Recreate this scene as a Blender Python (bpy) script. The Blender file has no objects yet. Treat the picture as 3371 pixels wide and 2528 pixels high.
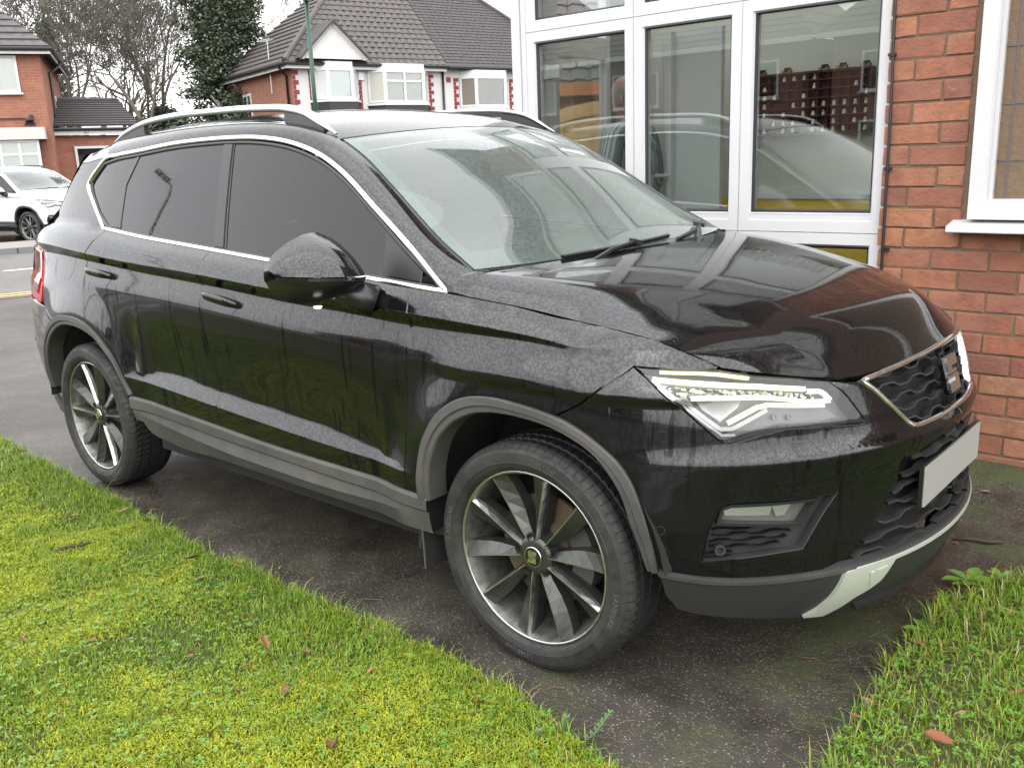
import bpy, bmesh, math, random
import numpy as np
from mathutils import Vector, Matrix, geometry
R = math.radians
random.seed(7); rng = np.random.default_rng(7)
scene = bpy.context.scene
C = scene.collection
# ---------------------------------------------------------------- camera
cam_d = bpy.data.cameras.new('camera'); cam = bpy.data.objects.new('camera', cam_d); C.objects.link(cam); scene.camera = cam
cam.location = (1.5478, -2.7136, 1.4400)
_y, _p, _r = 2.288, .2431, -.0381
_f = Vector((math.cos(_y)*math.cos(_p), math.sin(_y)*math.cos(_p), -math.sin(_p)))
_rt = Vector((math.sin(_y), -math.cos(_y), 0)); _up = _rt.cross(_f)
_r2 = math.cos(_r)*_rt + math.sin(_r)*_up; _u2 = -math.sin(_r)*_rt + math.cos(_r)*_up
cam.rotation_mode = 'QUATERNION'
cam.rotation_quaternion = Matrix((_r2, _u2, -_f)).transposed().to_quaternion()
cam_d.sensor_width = 36; cam_d.lens = 3009.2/3371*36; cam_d.clip_start = .05; cam_d.clip_end = 600
# ---------------------------------------------------------------- sky, sun, exposure (overcast winter day)
world = bpy.data.worlds.new('World'); scene.world = world; world.use_nodes = True
_n = world.node_tree.nodes; _l = world.node_tree.links
_n.clear()
sky = _n.new('ShaderNodeTexSky'); sky.sky_type = 'NISHITA'; sky.sun_disc = False
sky.sun_elevation = R(38); sky.sun_rotation = R(150); sky.air_density = 2.2; sky.dust_density = 4; sky.ozone_density = .5
hs = _n.new('ShaderNodeHueSaturation'); hs.inputs['Saturation'].default_value = .10
bgd = _n.new('ShaderNodeBackground'); bgd.inputs['Strength'].default_value = .15
wo = _n.new('ShaderNodeOutputWorld')
# cloud layer: an even grey-white mixed over the clear sky
mixc = _n.new('ShaderNodeMixRGB'); mixc.inputs[0].default_value = .80; mixc.inputs[2].default_value = (10.4, 10.5, 10.75, 1)
_l.new(sky.outputs[0], hs.inputs['Color']); _l.new(hs.outputs[0], mixc.inputs[1]); _l.new(mixc.outputs[0], bgd.inputs[0]); _l.new(bgd.outputs[0], wo.inputs[0])
sun_d = bpy.data.lights.new('sun', 'SUN'); sun_d.energy = 1.2; sun_d.angle = R(130); sun_d.color = (1, .97, .93)
sun = bpy.data.objects.new('sun', sun_d); C.objects.link(sun)
sun.rotation_euler = (R(40), R(12), R(30)); sun.location = (0, 0, 30)
vs = scene.view_settings; vs.view_transform = 'Standard'; vs.look = 'None'; vs.gamma = 1; vs.exposure = 1.1
scene.render.engine = 'CYCLES'
cy = scene.cycles; cy.max_bounces = 10; cy.transparent_max_bounces = 24; cy.diffuse_bounces = 3; cy.glossy_bounces = 5; cy.transmission_bounces = 8; cy.caustics_reflective = False; cy.caustics_refractive = False; cy.sample_clamp_indirect = 6
try:
    cy.use_denoising = True; cy.denoiser = 'OPENIMAGEDENOISE'
except Exception: pass
# ---------------------------------------------------------------- helpers
MATS = {}
class NT:
    """tiny node-tree helper"""
    def __init__(s, name):
        s.m = bpy.data.materials.new(name); s.m.use_nodes = True; s.t = s.m.node_tree; s.t.nodes.clear()
        s.out = s.t.nodes.new('ShaderNodeOutputMaterial')
    def n(s, typ, ins=None, **kw):
        nd = s.t.nodes.new('ShaderNode'+typ)
        for k, v in kw.items(): setattr(nd, k, v)
        for k, v in (ins or {}).items(): s.put(nd.inputs[k], v)
        return nd
    def put(s, sock, v):
        if hasattr(v, 'is_linked') or isinstance(v, bpy.types.NodeSocket): s.t.links.new(v, sock)
        elif isinstance(v, bpy.types.Node): s.t.links.new(v.outputs[0], sock)
        else:
            if isinstance(v, (tuple, list)) and len(v) == 3 and sock.type == 'RGBA': v = (*v, 1)
            sock.default_value = v
    def noise(s, scale, detail=3, rough=.5, vec=None, dist=0.):
        nd = s.n('TexNoise', {'Scale': scale, 'Detail': detail, 'Roughness': rough, 'Distortion': dist})
        if vec is not None: s.put(nd.inputs['Vector'], vec)
        return nd.outputs['Fac']
    def vor(s, scale, vec=None, feature='F1', out='Distance', rand=1.):
        nd = s.n('TexVoronoi', {'Scale': scale, 'Randomness': rand}, feature=feature)
        if vec is not None: s.put(nd.inputs['Vector'], vec)
        return nd.outputs[out]
    def obj(s): return s.n('TexCoord').outputs['Object']
    def geo(s, o='Position'): return s.n('NewGeometry').outputs[o]
    def scale(s, vec, sc):
        return s.n('VectorMath', {0: vec, 1: sc}, operation='MULTIPLY').outputs[0]
    def ramp(s, fac, *stops, interp='LINEAR'):
        nd = s.n('ValToRGB', {'Fac': fac}); e = nd.color_ramp; e.interpolation = interp
        while len(e.elements) < len(stops): e.elements.new(.5)
        for el, (pos, col) in zip(e.elements, stops):
            el.position = pos; el.color = (col, col, col, 1) if isinstance(col, (int, float)) else (*col, 1)
        return nd.outputs[0]
    def mix(s, fac, a, b, mode='MIX'):
        nd = s.n('MixRGB', {0: fac, 1: a, 2: b}, blend_type=mode); return nd.outputs[0]
    def math(s, op, a, b=0., clamp=False):
        nd = s.n('Math', {0: a, 1: b}, operation=op); nd.use_clamp = clamp; return nd.outputs[0]
    def sep(s, v): 
        nd = s.n('SeparateXYZ', {0: v}); return nd.outputs
    def bump(s, h, strength=.5, dist=.002, normal=None):
        nd = s.n('Bump', {'Height': h, 'Strength': strength, 'Distance': dist})
        if normal is not None: s.put(nd.inputs['Normal'], normal)
        return nd.outputs[0]
    def pbsdf(s, col, rough=.5, metal=0., normal=None, **kw):
        nd = s.n('BsdfPrincipled', {'Base Color': col, 'Roughness': rough, 'Metallic': metal})
        if normal is not None: s.put(nd.inputs['Normal'], normal)
        for k, v in kw.items(): s.put(nd.inputs[k.replace('_', ' ')], v)
        return nd.outputs[0]
    def done(s, sh):
        s.t.links.new(sh, s.out.inputs['Surface']); MATS[s.m.name] = s.m; return s.m
def link(o, parent=None):
    C.objects.link(o)
    if parent is not None: o.parent = parent
    return o
def mesh(name, verts, faces, mat=None, parent=None, smooth=True, sharp=None, normals=None, kind=None):
    me = bpy.data.meshes.new(name); me.from_pydata([tuple(map(float, v)) for v in verts], [], [tuple(int(i) for i in f) for f in faces]); me.update()
    if mat is not None: me.materials.append(MATS[mat] if isinstance(mat, str) else mat)
    if smooth: me.polygons.foreach_set('use_smooth', [True]*len(me.polygons))
    if sharp is not None: me.set_sharp_from_angle(angle=R(sharp))
    if normals is not None: me.normals_split_custom_set_from_vertices([tuple(map(float, v)) for v in normals])
    o = bpy.data.objects.new(name, me)
    if kind: o['kind'] = kind
    return link(o, parent)
def tag(o, label, cat=None, group=None, kind=None):
    o['label'] = label
    if cat: o['category'] = cat
    if group: o['group'] = group
    if kind: o['kind'] = kind
    return o
def thing(name, label, cat, loc=(0, 0, 0), rz=0, group=None):
    o = bpy.data.objects.new(name, None); C.objects.link(o); o.location = loc; o.rotation_euler = (0, 0, rz); o.empty_display_size = .2
    return tag(o, label, cat, group)
def struct(o): o['kind'] = 'structure'; return o
def mirror(o, parent=None):
    """the same part on the car's other side"""
    src = o.data; n = len(src.vertices); co = np.empty(n*3); src.vertices.foreach_get('co', co); co = co.reshape(-1, 3)*[1, -1, 1]
    fs = [tuple(reversed(p.vertices)) for p in src.polygons]
    c = mesh(o.name.split('.')[0], co, fs, src.materials[0] if src.materials else None, parent or o.parent, smooth=True)
    for m in src.materials[1:]: c.data.materials.append(m)
    for a, b in zip(src.polygons, c.data.polygons): b.use_smooth = a.use_smooth; b.material_index = a.material_index
    if src.has_custom_normals:
        nn = np.zeros((n, 3))
        vi = np.empty(len(src.loops), int); src.loops.foreach_get('vertex_index', vi)
        cn = np.empty(len(src.loops)*3); src.corner_normals.foreach_get('vector', cn)
        nn[vi] = cn.reshape(-1, 3)*[1, -1, 1]
        c.data.normals_split_custom_set_from_vertices([tuple(v) for v in nn])
    elif 'sharp' in o.keys(): c.data.set_sharp_from_angle(angle=R(o['sharp']))
    return c
class MB:
    """collects boxes, prisms, tubes and grids into one mesh"""
    def __init__(s): s.v = []; s.f = []; s.mi = []
    def add(s, vs, fs, mi=0):
        b = len(s.v); s.v += [tuple(v) for v in vs]; s.f += [tuple(b+i for i in f) for f in fs]; s.mi += [mi]*len(fs); return s
    def box(s, a, b, mi=0):
        (x0, y0, z0), (x1, y1, z1) = a, b
        return s.add([(x0,y0,z0),(x1,y0,z0),(x1,y1,z0),(x0,y1,z0),(x0,y0,z1),(x1,y0,z1),(x1,y1,z1),(x0,y1,z1)],
                     [(0,3,2,1),(4,5,6,7),(0,1,5,4),(1,2,6,5),(2,3,7,6),(3,0,4,7)], mi)
    def obox(s, c, ax, ay, az, mi=0):
        """box from centre and three half-axis vectors"""
        c, ax, ay, az = map(np.array, (c, ax, ay, az))
        vs = [c+i*ax+j*ay+k*az for k in (-1, 1) for i, j in ((-1,-1),(1,-1),(1,1),(-1,1))]
        return s.add(vs, [(0,3,2,1),(4,5,6,7),(0,1,5,4),(1,2,6,5),(2,3,7,6),(3,0,4,7)], mi)
    def tube(s, pts, rad, n=8, mi=0, cap=True):
        pts = [np.array(p, float) for p in pts]; k = len(pts)
        rad = [rad]*k if np.isscalar(rad) else rad
        vs = []; up = np.array([.13, .21, .97])
        t = pts[1]-pts[0]
        a = np.cross(t, up); a /= np.linalg.norm(a)+1e-12
        for i, q in enumerate(pts):
            t = pts[min(i+1, k-1)]-pts[max(i-1, 0)]; t = t/(np.linalg.norm(t)+1e-12)
            a = a-t*(a@t); a /= np.linalg.norm(a)+1e-12; b = np.cross(t, a)
            vs += [q+rad[i]*(math.cos(2*math.pi*j/n)*a+math.sin(2*math.pi*j/n)*b) for j in range(n)]
        fs = [(i*n+j, i*n+(j+1) % n, (i+1)*n+(j+1) % n, (i+1)*n+j) for i in range(k-1) for j in range(n)]
        if cap: fs += [tuple(reversed(range(n))), tuple(range((k-1)*n, k*n))]
        return s.add(vs, fs, mi)
    def grid(s, P, closed_u=False, closed_v=False, mi=0, flip=False):
        P = np.asarray(P); nu, nv = P.shape[:2]; fs = []
        for i in range(nu if closed_u else nu-1):
            for j in range(nv if closed_v else nv-1):
                f = (i*nv+j, i*nv+(j+1) % nv, ((i+1) % nu)*nv+(j+1) % nv, ((i+1) % nu)*nv+j)
                fs.append(f[::-1] if flip else f)
        return s.add(P.reshape(-1, 3), fs, mi)
    def prism(s, poly, a, b, axis=1, mi=0):
        """extrude a 2D polygon along an axis from a to b"""
        def mk(p, t): 
            q = list(p); q.insert(axis, t); return q
        n = len(poly); vs = [mk(p, a) for p in poly]+[mk(p, b) for p in poly]
        return s.add(vs, [tuple(range(n)), tuple(reversed(range(n, 2*n)))]+[(i, i+n, (i+1) % n+n, (i+1) % n) for i in range(n)], mi)
    def build(s, name, mat=None, parent=None, smooth=False, sharp=None, kind=None, mats=None, fix=True):
        o = mesh(name, s.v, s.f, mat, parent, smooth, None, None, kind)
        if fix:
            bm = bmesh.new(); bm.from_mesh(o.data); bmesh.ops.recalc_face_normals(bm, faces=bm.faces); bm.to_mesh(o.data); bm.free()
        if mats:
            o.data.materials.clear()
            for m in mats: o.data.materials.append(MATS[m])
            o.data.polygons.foreach_set('material_index', s.mi)
        if sharp is not None:
            o.data.polygons.foreach_set('use_smooth', [True]*len(o.data.polygons)); o.data.set_sharp_from_angle(angle=R(sharp)); o['sharp'] = sharp
        return o
def resample(poly, step, closed=True):
    P = np.asarray(poly, float); out = []
    n = len(P)
    for i in range(n if closed else n-1):
        a, b = P[i], P[(i+1) % n]; k = max(1, int(math.ceil(np.linalg.norm(b-a)/step)))
        out += [a+(b-a)*j/k for j in range(k)]
    if not closed: out.append(P[-1])
    return np.array(out)
def curve2(pts, n):
    """smooth open curve through 2D/3D points"""
    P = np.asarray(pts, float); t = np.r_[0, np.cumsum(np.linalg.norm(np.diff(P, axis=0), axis=1))]
    tt = np.linspace(0, t[-1], n); return np.stack([cr(t, P[:, k])(tt) for k in range(P.shape[1])], -1)
def inpoly(pts, poly):
    pts = np.asarray(pts); x, y = pts[:, 0], pts[:, 1]; poly = np.asarray(poly); c = np.zeros(len(pts), bool); j = len(poly)-1
    for i in range(len(poly)):
        xi, yi = poly[i]; xj, yj = poly[j]
        if yi != yj: c ^= ((yi > y) != (yj > y)) & (x < (xj-xi)*(y-yi)/(yj-yi)+xi)
        j = i
    return c
def area2(P): return .5*np.sum(P[:, 0]*np.roll(P[:, 1], -1)-np.roll(P[:, 0], -1)*P[:, 1])
def fnormal(fn, S, T, ref):
    e = 1.5e-3
    a = fn(S+e, T)-fn(S-e, T); b = fn(S, T+e)-fn(S, T-e); n = np.cross(a, b); n /= np.linalg.norm(n, axis=-1, keepdims=True)+1e-12
    P = fn(S, T); sg = np.sign(np.sum(n*(P-ref(P)), -1, keepdims=True)); sg[sg == 0] = 1
    return P, n*sg
def carref(P):
    r = np.zeros_like(P); r[..., 0] = np.clip(P[..., 0], -2.6, -.1); r[..., 2] = .72; return r
def panel(name, poly, fn, mat, parent, holes=(), off=0., depth=.014, res=.03, gap=.0030, ref=carref, extra=(), bstep=.014):
    """a sheet-metal panel: polygon in the surface's parameters, with a folded edge"""
    loops = []
    for k, pl in enumerate([poly]+list(holes)):
        Q = resample(pl, bstep); 
        if (area2(Q) < 0) != (k > 0): Q = Q[::-1]
        t = np.roll(Q, -1, 0)-np.roll(Q, 1, 0); t /= np.linalg.norm(t, axis=1, keepdims=True)+1e-12
        Q = Q+np.stack([-t[:, 1], t[:, 0]], -1)*gap
        loops.append(Q)
    allb = np.vstack(loops)
    lo, hi = loops[0].min(0), loops[0].max(0)
    gx, gy = np.meshgrid(np.arange(lo[0]+res/2, hi[0], res), np.arange(lo[1]+res/2, hi[1], res)); G = np.stack([gx.ravel(), gy.ravel()], -1)
    for ex in extra: G = np.vstack([G, ex])
    if len(G):
        m = inpoly(G, loops[0])
        for h in loops[1:]: m &= ~inpoly(G, h)
        G = G[m]
        if len(G):
            d = np.sqrt(((G[:, None, :]-allb[None])**2).sum(-1)).min(1); G = G[d > min(res, .02)*.45]
    V = np.vstack([allb, G]) if len(G) else allb
    edges = []; b = 0
    for Q in loops:
        n = len(Q); edges += [(b+i, b+(i+1) % n) for i in range(n)]; b += n
    r = geometry.delaunay_2d_cdt([Vector(map(float, v)) for v in V], edges, [], 0, 1e-6)
    v2 = np.array([tuple(v) for v in r[0]]); tris = [t for f in r[2] for t in ([f] if len(f) == 3 else [(f[0], f[i], f[i+1]) for i in range(1, len(f)-1)])]
    T = np.array(tris); cen = v2[T].mean(1); m = inpoly(cen, loops[0])
    for h in loops[1:]: m &= ~inpoly(cen, h)
    T = T[m]
    P, N = fnormal(fn, v2[:, 0], v2[:, 1], ref)
    P = P+N*off
    fn_ = np.cross(P[T[:, 1]]-P[T[:, 0]], P[T[:, 2]]-P[T[:, 0]]); fl = np.sum(fn_*N[T].mean(1), -1) < 0
    T[fl] = T[fl][:, ::-1]
    if depth:
        e = {}
        for t in T:
            for i in range(3): e[(t[i], t[(i+1) % 3])] = 1
        bd = [(a, c) for (a, c) in e if (c, a) not in e]
        ids = {}; base = len(P); addv = []; addn = []
        for a, c in bd:
            for q in (a, c):
                if q not in ids: ids[q] = base+len(addv); addv.append(P[q]-N[q]*depth); addn.append(N[q])
        F = [tuple(t) for t in T]+[(c, a, ids[a], ids[c]) for a, c in bd]
        P = np.vstack([P, addv]); N = np.vstack([N, addn])
    else: F = [tuple(t) for t in T]
    used = np.zeros(len(P), bool)
    for f in F: used[list(f)] = True
    re = np.cumsum(used)-1
    return mesh(name, P[used], [[re[i] for i in f] for f in F], mat, parent, True, None, N[used])
def patch(name, fn, us, vs, mat, parent, ref=carref, off=0.):
    """a structured sheet with the surface's own normals"""
    U, V = np.meshgrid(us, vs, indexing='ij'); P, N = fnormal(fn, U, V, ref); P = P+N*off
    nu, nv = U.shape; F = [(i*nv+j, (i+1)*nv+j, (i+1)*nv+j+1, i*nv+j+1) for i in range(nu-1) for j in range(nv-1)]
    P = P.reshape(-1, 3); N = N.reshape(-1, 3)
    f = F[len(F)//2]
    if np.dot(np.cross(P[f[1]]-P[f[0]], P[f[2]]-P[f[0]]), N[f[0]]) < 0: F = [q[::-1] for q in F]
    return mesh(name, P, F, mat, parent, True, None, N)
def ribbon(path, nrm, prof, closed=False):
    """sweep a profile [(across, out)] along a path with surface normals; returns a grid of points"""
    path = np.asarray(path, float); nrm = np.asarray(nrm, float)
    t = (np.roll(path, -1, 0)-np.roll(path, 1, 0)) if closed else np.gradient(path, axis=0)
    t /= np.linalg.norm(t, axis=1, keepdims=True)+1e-12
    a = np.cross(nrm, t); a /= np.linalg.norm(a, axis=1, keepdims=True)+1e-12
    return np.stack([path+a*p+nrm*q for p, q in prof], 1)
def onside(sz, off=0.):
    sz = np.asarray(sz, float); P, N = fnormal(side, sz[:, 0], sz[:, 1], carref); return P+N*off, N
# ---------------------------------------------------------------- car surface
# car frame: x forward from the front axle, y to the car's left, z up, metres
import numpy as np
def cr(xs, ys):
    """smooth curve through control points (monotone-ish cubic Hermite)"""
    xs = np.asarray(xs, float); ys = np.asarray(ys, float)
    d = np.diff(ys) / np.diff(xs); h = np.diff(xs)
    m = np.empty(len(xs)); m[0] = d[0]; m[-1] = d[-1]
    m[1:-1] = (d[:-1]*h[1:] + d[1:]*h[:-1]) / (h[1:]+h[:-1])
    def f(x):
        x = np.clip(np.asarray(x, float), xs[0], xs[-1])
        i = np.clip(np.searchsorted(xs, x)-1, 0, len(xs)-2)
        t = (x-xs[i])/h[i]; t2 = t*t; t3 = t2*t
        return (2*t3-3*t2+1)*ys[i] + (t3-2*t2+t)*h[i]*m[i] + (3*t2-2*t3)*ys[i+1] + (t3-t2)*h[i]*m[i+1]
    return f
def sstep(a, b, x):
    t = np.clip((x-a)/(b-a), 0, 1); return t*t*(3-2*t)

X0 = 0.15                     # station where the side turns into the nose
# rows of the body side: height and half width along x
zS = cr([-3.5,-2.9,-2.5,-2.1,-1.76,-1.48,-1.0,-.70,-.45,-.157,.061,.205,.5], [1.12,1.118,1.098,1.078,1.066,1.053,1.028,1.018,1.002,.986,.972,.957,.93])
wS = cr([-3.5,-3.3,-3.1,-2.9,-2.6,-2.2,-1.5,-.7,-.2,.0,.15], [.70,.765,.82,.852,.88,.895,.902,.898,.882,.873,.870])
gS = cr([-3.5,-2.6,-2.24,-1.8,-1.5,-1.0,-.46,-.17,.05,.15,.5], [.05,.034,.034,.038,.038,.040,.037,.026,.016,.014,.014])   # height of the undercut
oS = cr([-3.5,-2.6,-1.5,-.5,-.1,.10,.15,.5], [.014,.022,.025,.022,.012,.000,-.004,-.004])                                      # how far it is set back
zB = cr([-3.5,-2.6,-2.405,-2.116,-1.859,-1.559,-1.238,-.707,-.465,-.336,-.25,.077,.253,.387,.5], [1.24,1.215,1.201,1.178,1.162,1.143,1.122,1.088,1.073,1.065,1.056,1.016,.990,.954,.93])
wB = cr([-3.5,-3.3,-3.0,-2.6,-2.2,-1.5,-.7,-.336,-.25,.077,.25,.5], [.62,.69,.755,.80,.822,.832,.832,.830,.822,.79,.765,.70])
zSw = cr([-3.5,-2.3,-2.14,-1.515,-1.17,-.75,-.47,-.3,.5], [.60,.597,.591,.558,.540,.521,.516,.512,.50])
hSw = cr([-3.5,-2.3,-2.12,-2.0,-1.53,-1.2,-.78,-.63,-.5,-.4,.5], [.012,.012,.012,.046,.056,.056,.050,.036,.010,.008,.008])
oSw = cr([-3.5,-2.3,-2.14,-2.0,-1.53,-.78,-.63,-.5,-.4,.5], [.000,.000,.004,.026,.030,.027,.019,.003,.0,.0])
wSw = cr([-3.5,-3.3,-3.0,-2.6,-2.2,-1.5,-.5,.0,.15], [.76,.83,.885,.908,.914,.914,.912,.910,.908])
ZL = .30
def flare(x, z):
    f = 0
    for hx in (0., -2.638):
        dx = np.asarray(x)-hx; r = np.hypot(dx, (z-.338)*np.where(z<.338, .5, 1.))
        f = np.maximum(f, (.027 if hx == 0. else .018)*(1-sstep(.46, .65, r)))
    return f
def profile(x, z):
    """half width of the body side at x, z (broadcast arrays)"""
    x = np.asarray(x, float); z = np.asarray(z, float); x, z = np.broadcast_arrays(x, z)
    xs = np.minimum(x, X0)
    zs, ws, g, o = zS(xs), wS(xs), gS(xs), oS(xs)
    zb, wb = zB(xs), wB(xs)
    zw, hw, ow, ww = zSw(xs), hSw(xs), oSw(xs), wSw(xs)
    taper = ws - .90
    # knots upward: bottom, sill, swage crease, swage top, mid, full, under crease, shoulder, mid, belt
    wm = np.maximum(ww, ws) 
    K = [(ZL+0*zw, ww-.05), (zw-.06, ww-.005), (zw, ww+.0), (zw+hw, ww-ow-.001), (zw+.32, .5*(ww+ws)-.004), (zs-g-.10, ws+.003+.026*sstep(-.55, .0, xs)), (zs-g, ws-o), (zs, ws), (zs+.58*(zb-zs), .46*ws+.54*wb+.13*(zb-zs)), (zb, wb)]
    Z = np.stack([k[0] for k in K]); Wd = np.stack([k[1] for k in K])
    n = len(K)
    d = (Wd[1:]-Wd[:-1])/(Z[1:]-Z[:-1]); h = Z[1:]-Z[:-1]
    # tangents, with breaks at the swage crease (2), under crease (6), shoulder (7)
    mL = np.empty_like(Wd); mR = np.empty_like(Wd)
    for i in range(n):
        if i == 0: mL[i] = mR[i] = d[0]
        elif i == n-1: mL[i] = mR[i] = d[-1]
        elif i in (2, 6, 7): mL[i] = d[i-1]; mR[i] = d[i]
        else:
            s = np.where(d[i-1]*d[i] > 0, (h[i-1]+h[i])*1.0/(h[i]/np.where(d[i-1]==0,1e-9,d[i-1])+h[i-1]/np.where(d[i]==0,1e-9,d[i])), 0)
            mL[i] = mR[i] = s
    out = np.zeros_like(x)
    for i in range(n-1):
        t = (z-Z[i])/h[i]; t2 = t*t; t3 = t2*t
        v = (2*t3-3*t2+1)*Wd[i] + (t3-2*t2+t)*h[i]*mR[i] + (3*t2-2*t3)*Wd[i+1] + (t3-t2)*h[i]*mL[i+1]
        lo = (z >= Z[i]) if i else np.ones_like(z, bool)
        hi = (z < Z[i+1])
        if i == 0: v = np.where(z < Z[0], Wd[0]+d[0]*(z-Z[0]), v)
        out = np.where(lo & hi, v, out)
    # greenhouse above the belt: glass leaning in
    dz = z-zb
    out = np.where(z >= zb, wb - .30*dz - .13*dz*dz, out)
    out = out + flare(x, z)*(1-sstep(zs-g-.02, zs, z))
    return out
xF = cr([.15,.20,.25,.30,.38,.44,.50,.60,.655,.690,.7065,.78,.851,.88,.91,.95,1.1], [.73,.785,.825,.852,.868,.862,.852,.852,.866,.872,.857,.832,.806,.785,.75,.70,.6])
SL = 1.22                    # length of the nose parameter
def side(s, z):
    """s<0 along the side (x = X0+s), s>0 round the nose to the centre line at s=SL"""
    s = np.asarray(s, float); z = np.asarray(z, float); s, z = np.broadcast_arrays(s, z)
    ph = np.clip(s, 0, None)/SL*np.pi/2
    w0 = profile(X0+np.minimum(s, 0), z)
    a = xF(z)-X0
    x = np.where(s > 0, X0+a*np.sin(ph), X0+s)
    w = np.where(s > 0, w0*np.cos(ph), w0)
    return np.stack([x, -w, z], -1)
# longitudinal curves of the roof line: chrome outer edge runs on the glass, C2 is the roof seam and windscreen edge
C2x = [-2.90,-2.639,-2.418,-2.122,-1.75,-1.50,-1.333,-1.144,-1.016,-.892,-.725,-.468,-.296]
C2w = [.575,.595,.60,.60,.60,.60,.61,.62,.628,.64,.67,.72,.755]
C2z = [1.535,1.573,1.594,1.609,1.612,1.606,1.593,1.563,1.520,1.461,1.360,1.199,1.115]
c2w = cr(C2x, C2w); c2z = cr(C2x, C2z)
# bonnet: longitudinal curves (u=0 cowl .. 1 nose) at the edge, at the crease, halfway and on the centre line
BU = [0,.22,.42,.58,.74,.88,1.]
bE = [(-.251,.823,1.056),(-.06,.804,1.036),(.10,.789,1.013),(.22,.787,1.000),(.33,.782,.984),(.42,.764,.958),(.495,.715,.916)]
bM = [(-.262,.790,1.088),(-.06,.750,1.073),(.115,.712,1.050),(.245,.692,1.030),(.375,.668,1.000),(.49,.645,.955),(.606,.602,.888)]
bC = [(-.262,.738,1.113),(-.055,.68,1.098),(.134,.62,1.074),(.275,.58,1.046),(.42,.54,1.005),(.57,.51,.957),(.697,.475,.866)]
bH = [(-.155,.38,1.130),(.02,.35,1.119),(.19,.32,1.098),(.34,.30,1.072),(.50,.28,1.034),(.66,.26,.975),(.766,.25,.870)]
bO = [(-.105,0,1.137),(.06,0,1.126),(.22,0,1.105),(.37,0,1.079),(.53,0,1.040),(.69,0,.985),(.786,0,.879)]
def _c3(P): 
    P = np.array(P); fs = [cr(BU, P[:,k]) for k in range(3)]
    return lambda u: np.stack([f(u) for f in fs], -1)
_bE,_bM,_bC,_bH,_bO = map(_c3, (bE,bM,bC,bH,bO))
def bonnet(u, v):
    """v in [-1,1]; v=-1 is the car's right edge"""
    u = np.asarray(u, float); v = np.asarray(v, float); u, v = np.broadcast_arrays(u, v); q = np.abs(v)
    E, M, C, Hh, O = _bE(u), _bM(u), _bC(u), _bH(u), _bO(u)
    t = np.clip((1-q)/.3, 0, 1)[..., None]            # edge -> crease
    A = E*(1-t)*(1-2*t) + M*4*t*(1-t) + C*t*(2*t-1)
    t = np.clip(q/.7, 0, 1)[..., None]                # centre -> crease (even in t)
    # quartic even blend through centre, half (t=.5), crease
    t2 = t*t
    k = (Hh-O-(C-O)*.25)/(.0625-.25)
    B = O + ((C-O)-k)*t2 + k*t2*t2
    # lateral coordinate must stay odd: linear-ish
    yl = np.where(t[...,0] < .5, Hh[...,1]*t[...,0]*2, Hh[...,1]+(C[...,1]-Hh[...,1])*(t[...,0]-.5)*2)
    B = np.stack([B[...,0], yl, B[...,2]], -1)
    P = np.where((q > .7)[..., None], A, B)
    P[...,1] = P[...,1]*np.sign(np.where(v == 0, 1, v))
    return P
# ---------------------------------------------------------------- materials
def plain(name, col, rough=.5, metal=0., bump=None, **kw):
    t = NT(name); nrm = None
    if bump: nrm = t.bump(t.noise(bump[0], 4, .6, t.obj()), bump[1], bump[2])
    return t.done(t.pbsdf(col, rough, metal, nrm, **kw))
def wet_nodes(t, scale=1.):
    """rain on a surface: beads and film on faces that look up, thin runs on upright ones -> (mask, height, up)"""
    co = t.obj(); up = t.sep(t.geo('Normal'))[2]
    upm = t.ramp(up, (.12, 0.), (.42, 1.))
    warp = t.n('VectorMath', {0: co, 1: t.scale(t.n('TexNoise', {'Vector': co, 'Scale': 40.*scale, 'Detail': 1.}).outputs['Color'], (.012, .012, .012))}, operation='ADD').outputs[0]
    film = t.ramp(t.noise(125*scale, 2.5, .6, warp), (.490, 0.), (.510, 1.))
    beads = t.ramp(t.vor(95*scale, warp), (.10, 1.), (.24, 0.))
    beads = t.math('MULTIPLY', beads, t.ramp(t.noise(14*scale, 2, .5, co), (.45, 0.), (.6, 1.)))
    st = t.ramp(t.noise(115*scale, 3, .6, t.scale(warp, (1., 1., .22))), (.512, 0.), (.528, 1.))
    patchy = t.ramp(t.noise(4*scale, 3, .6, t.scale(co, (1., 1., .6))), (.40, 0.), (.55, 1.))
    run = t.math('MULTIPLY', t.ramp(t.noise(42*scale, 1.5, .5, t.scale(co, (1., 1., .018))), (.615, 0.), (.635, 1.)), patchy)
    sidem = t.math('MAXIMUM', t.math('MULTIPLY', st, t.ramp(up, (-.02, .0), (.10, 1.))), run)
    mask = t.mix(upm, sidem, film)
    h = t.mix(upm, t.math('MULTIPLY', sidem, .5), t.math('ADD', t.math('MULTIPLY', film, .35), beads))
    return mask, h, upm, run
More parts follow.
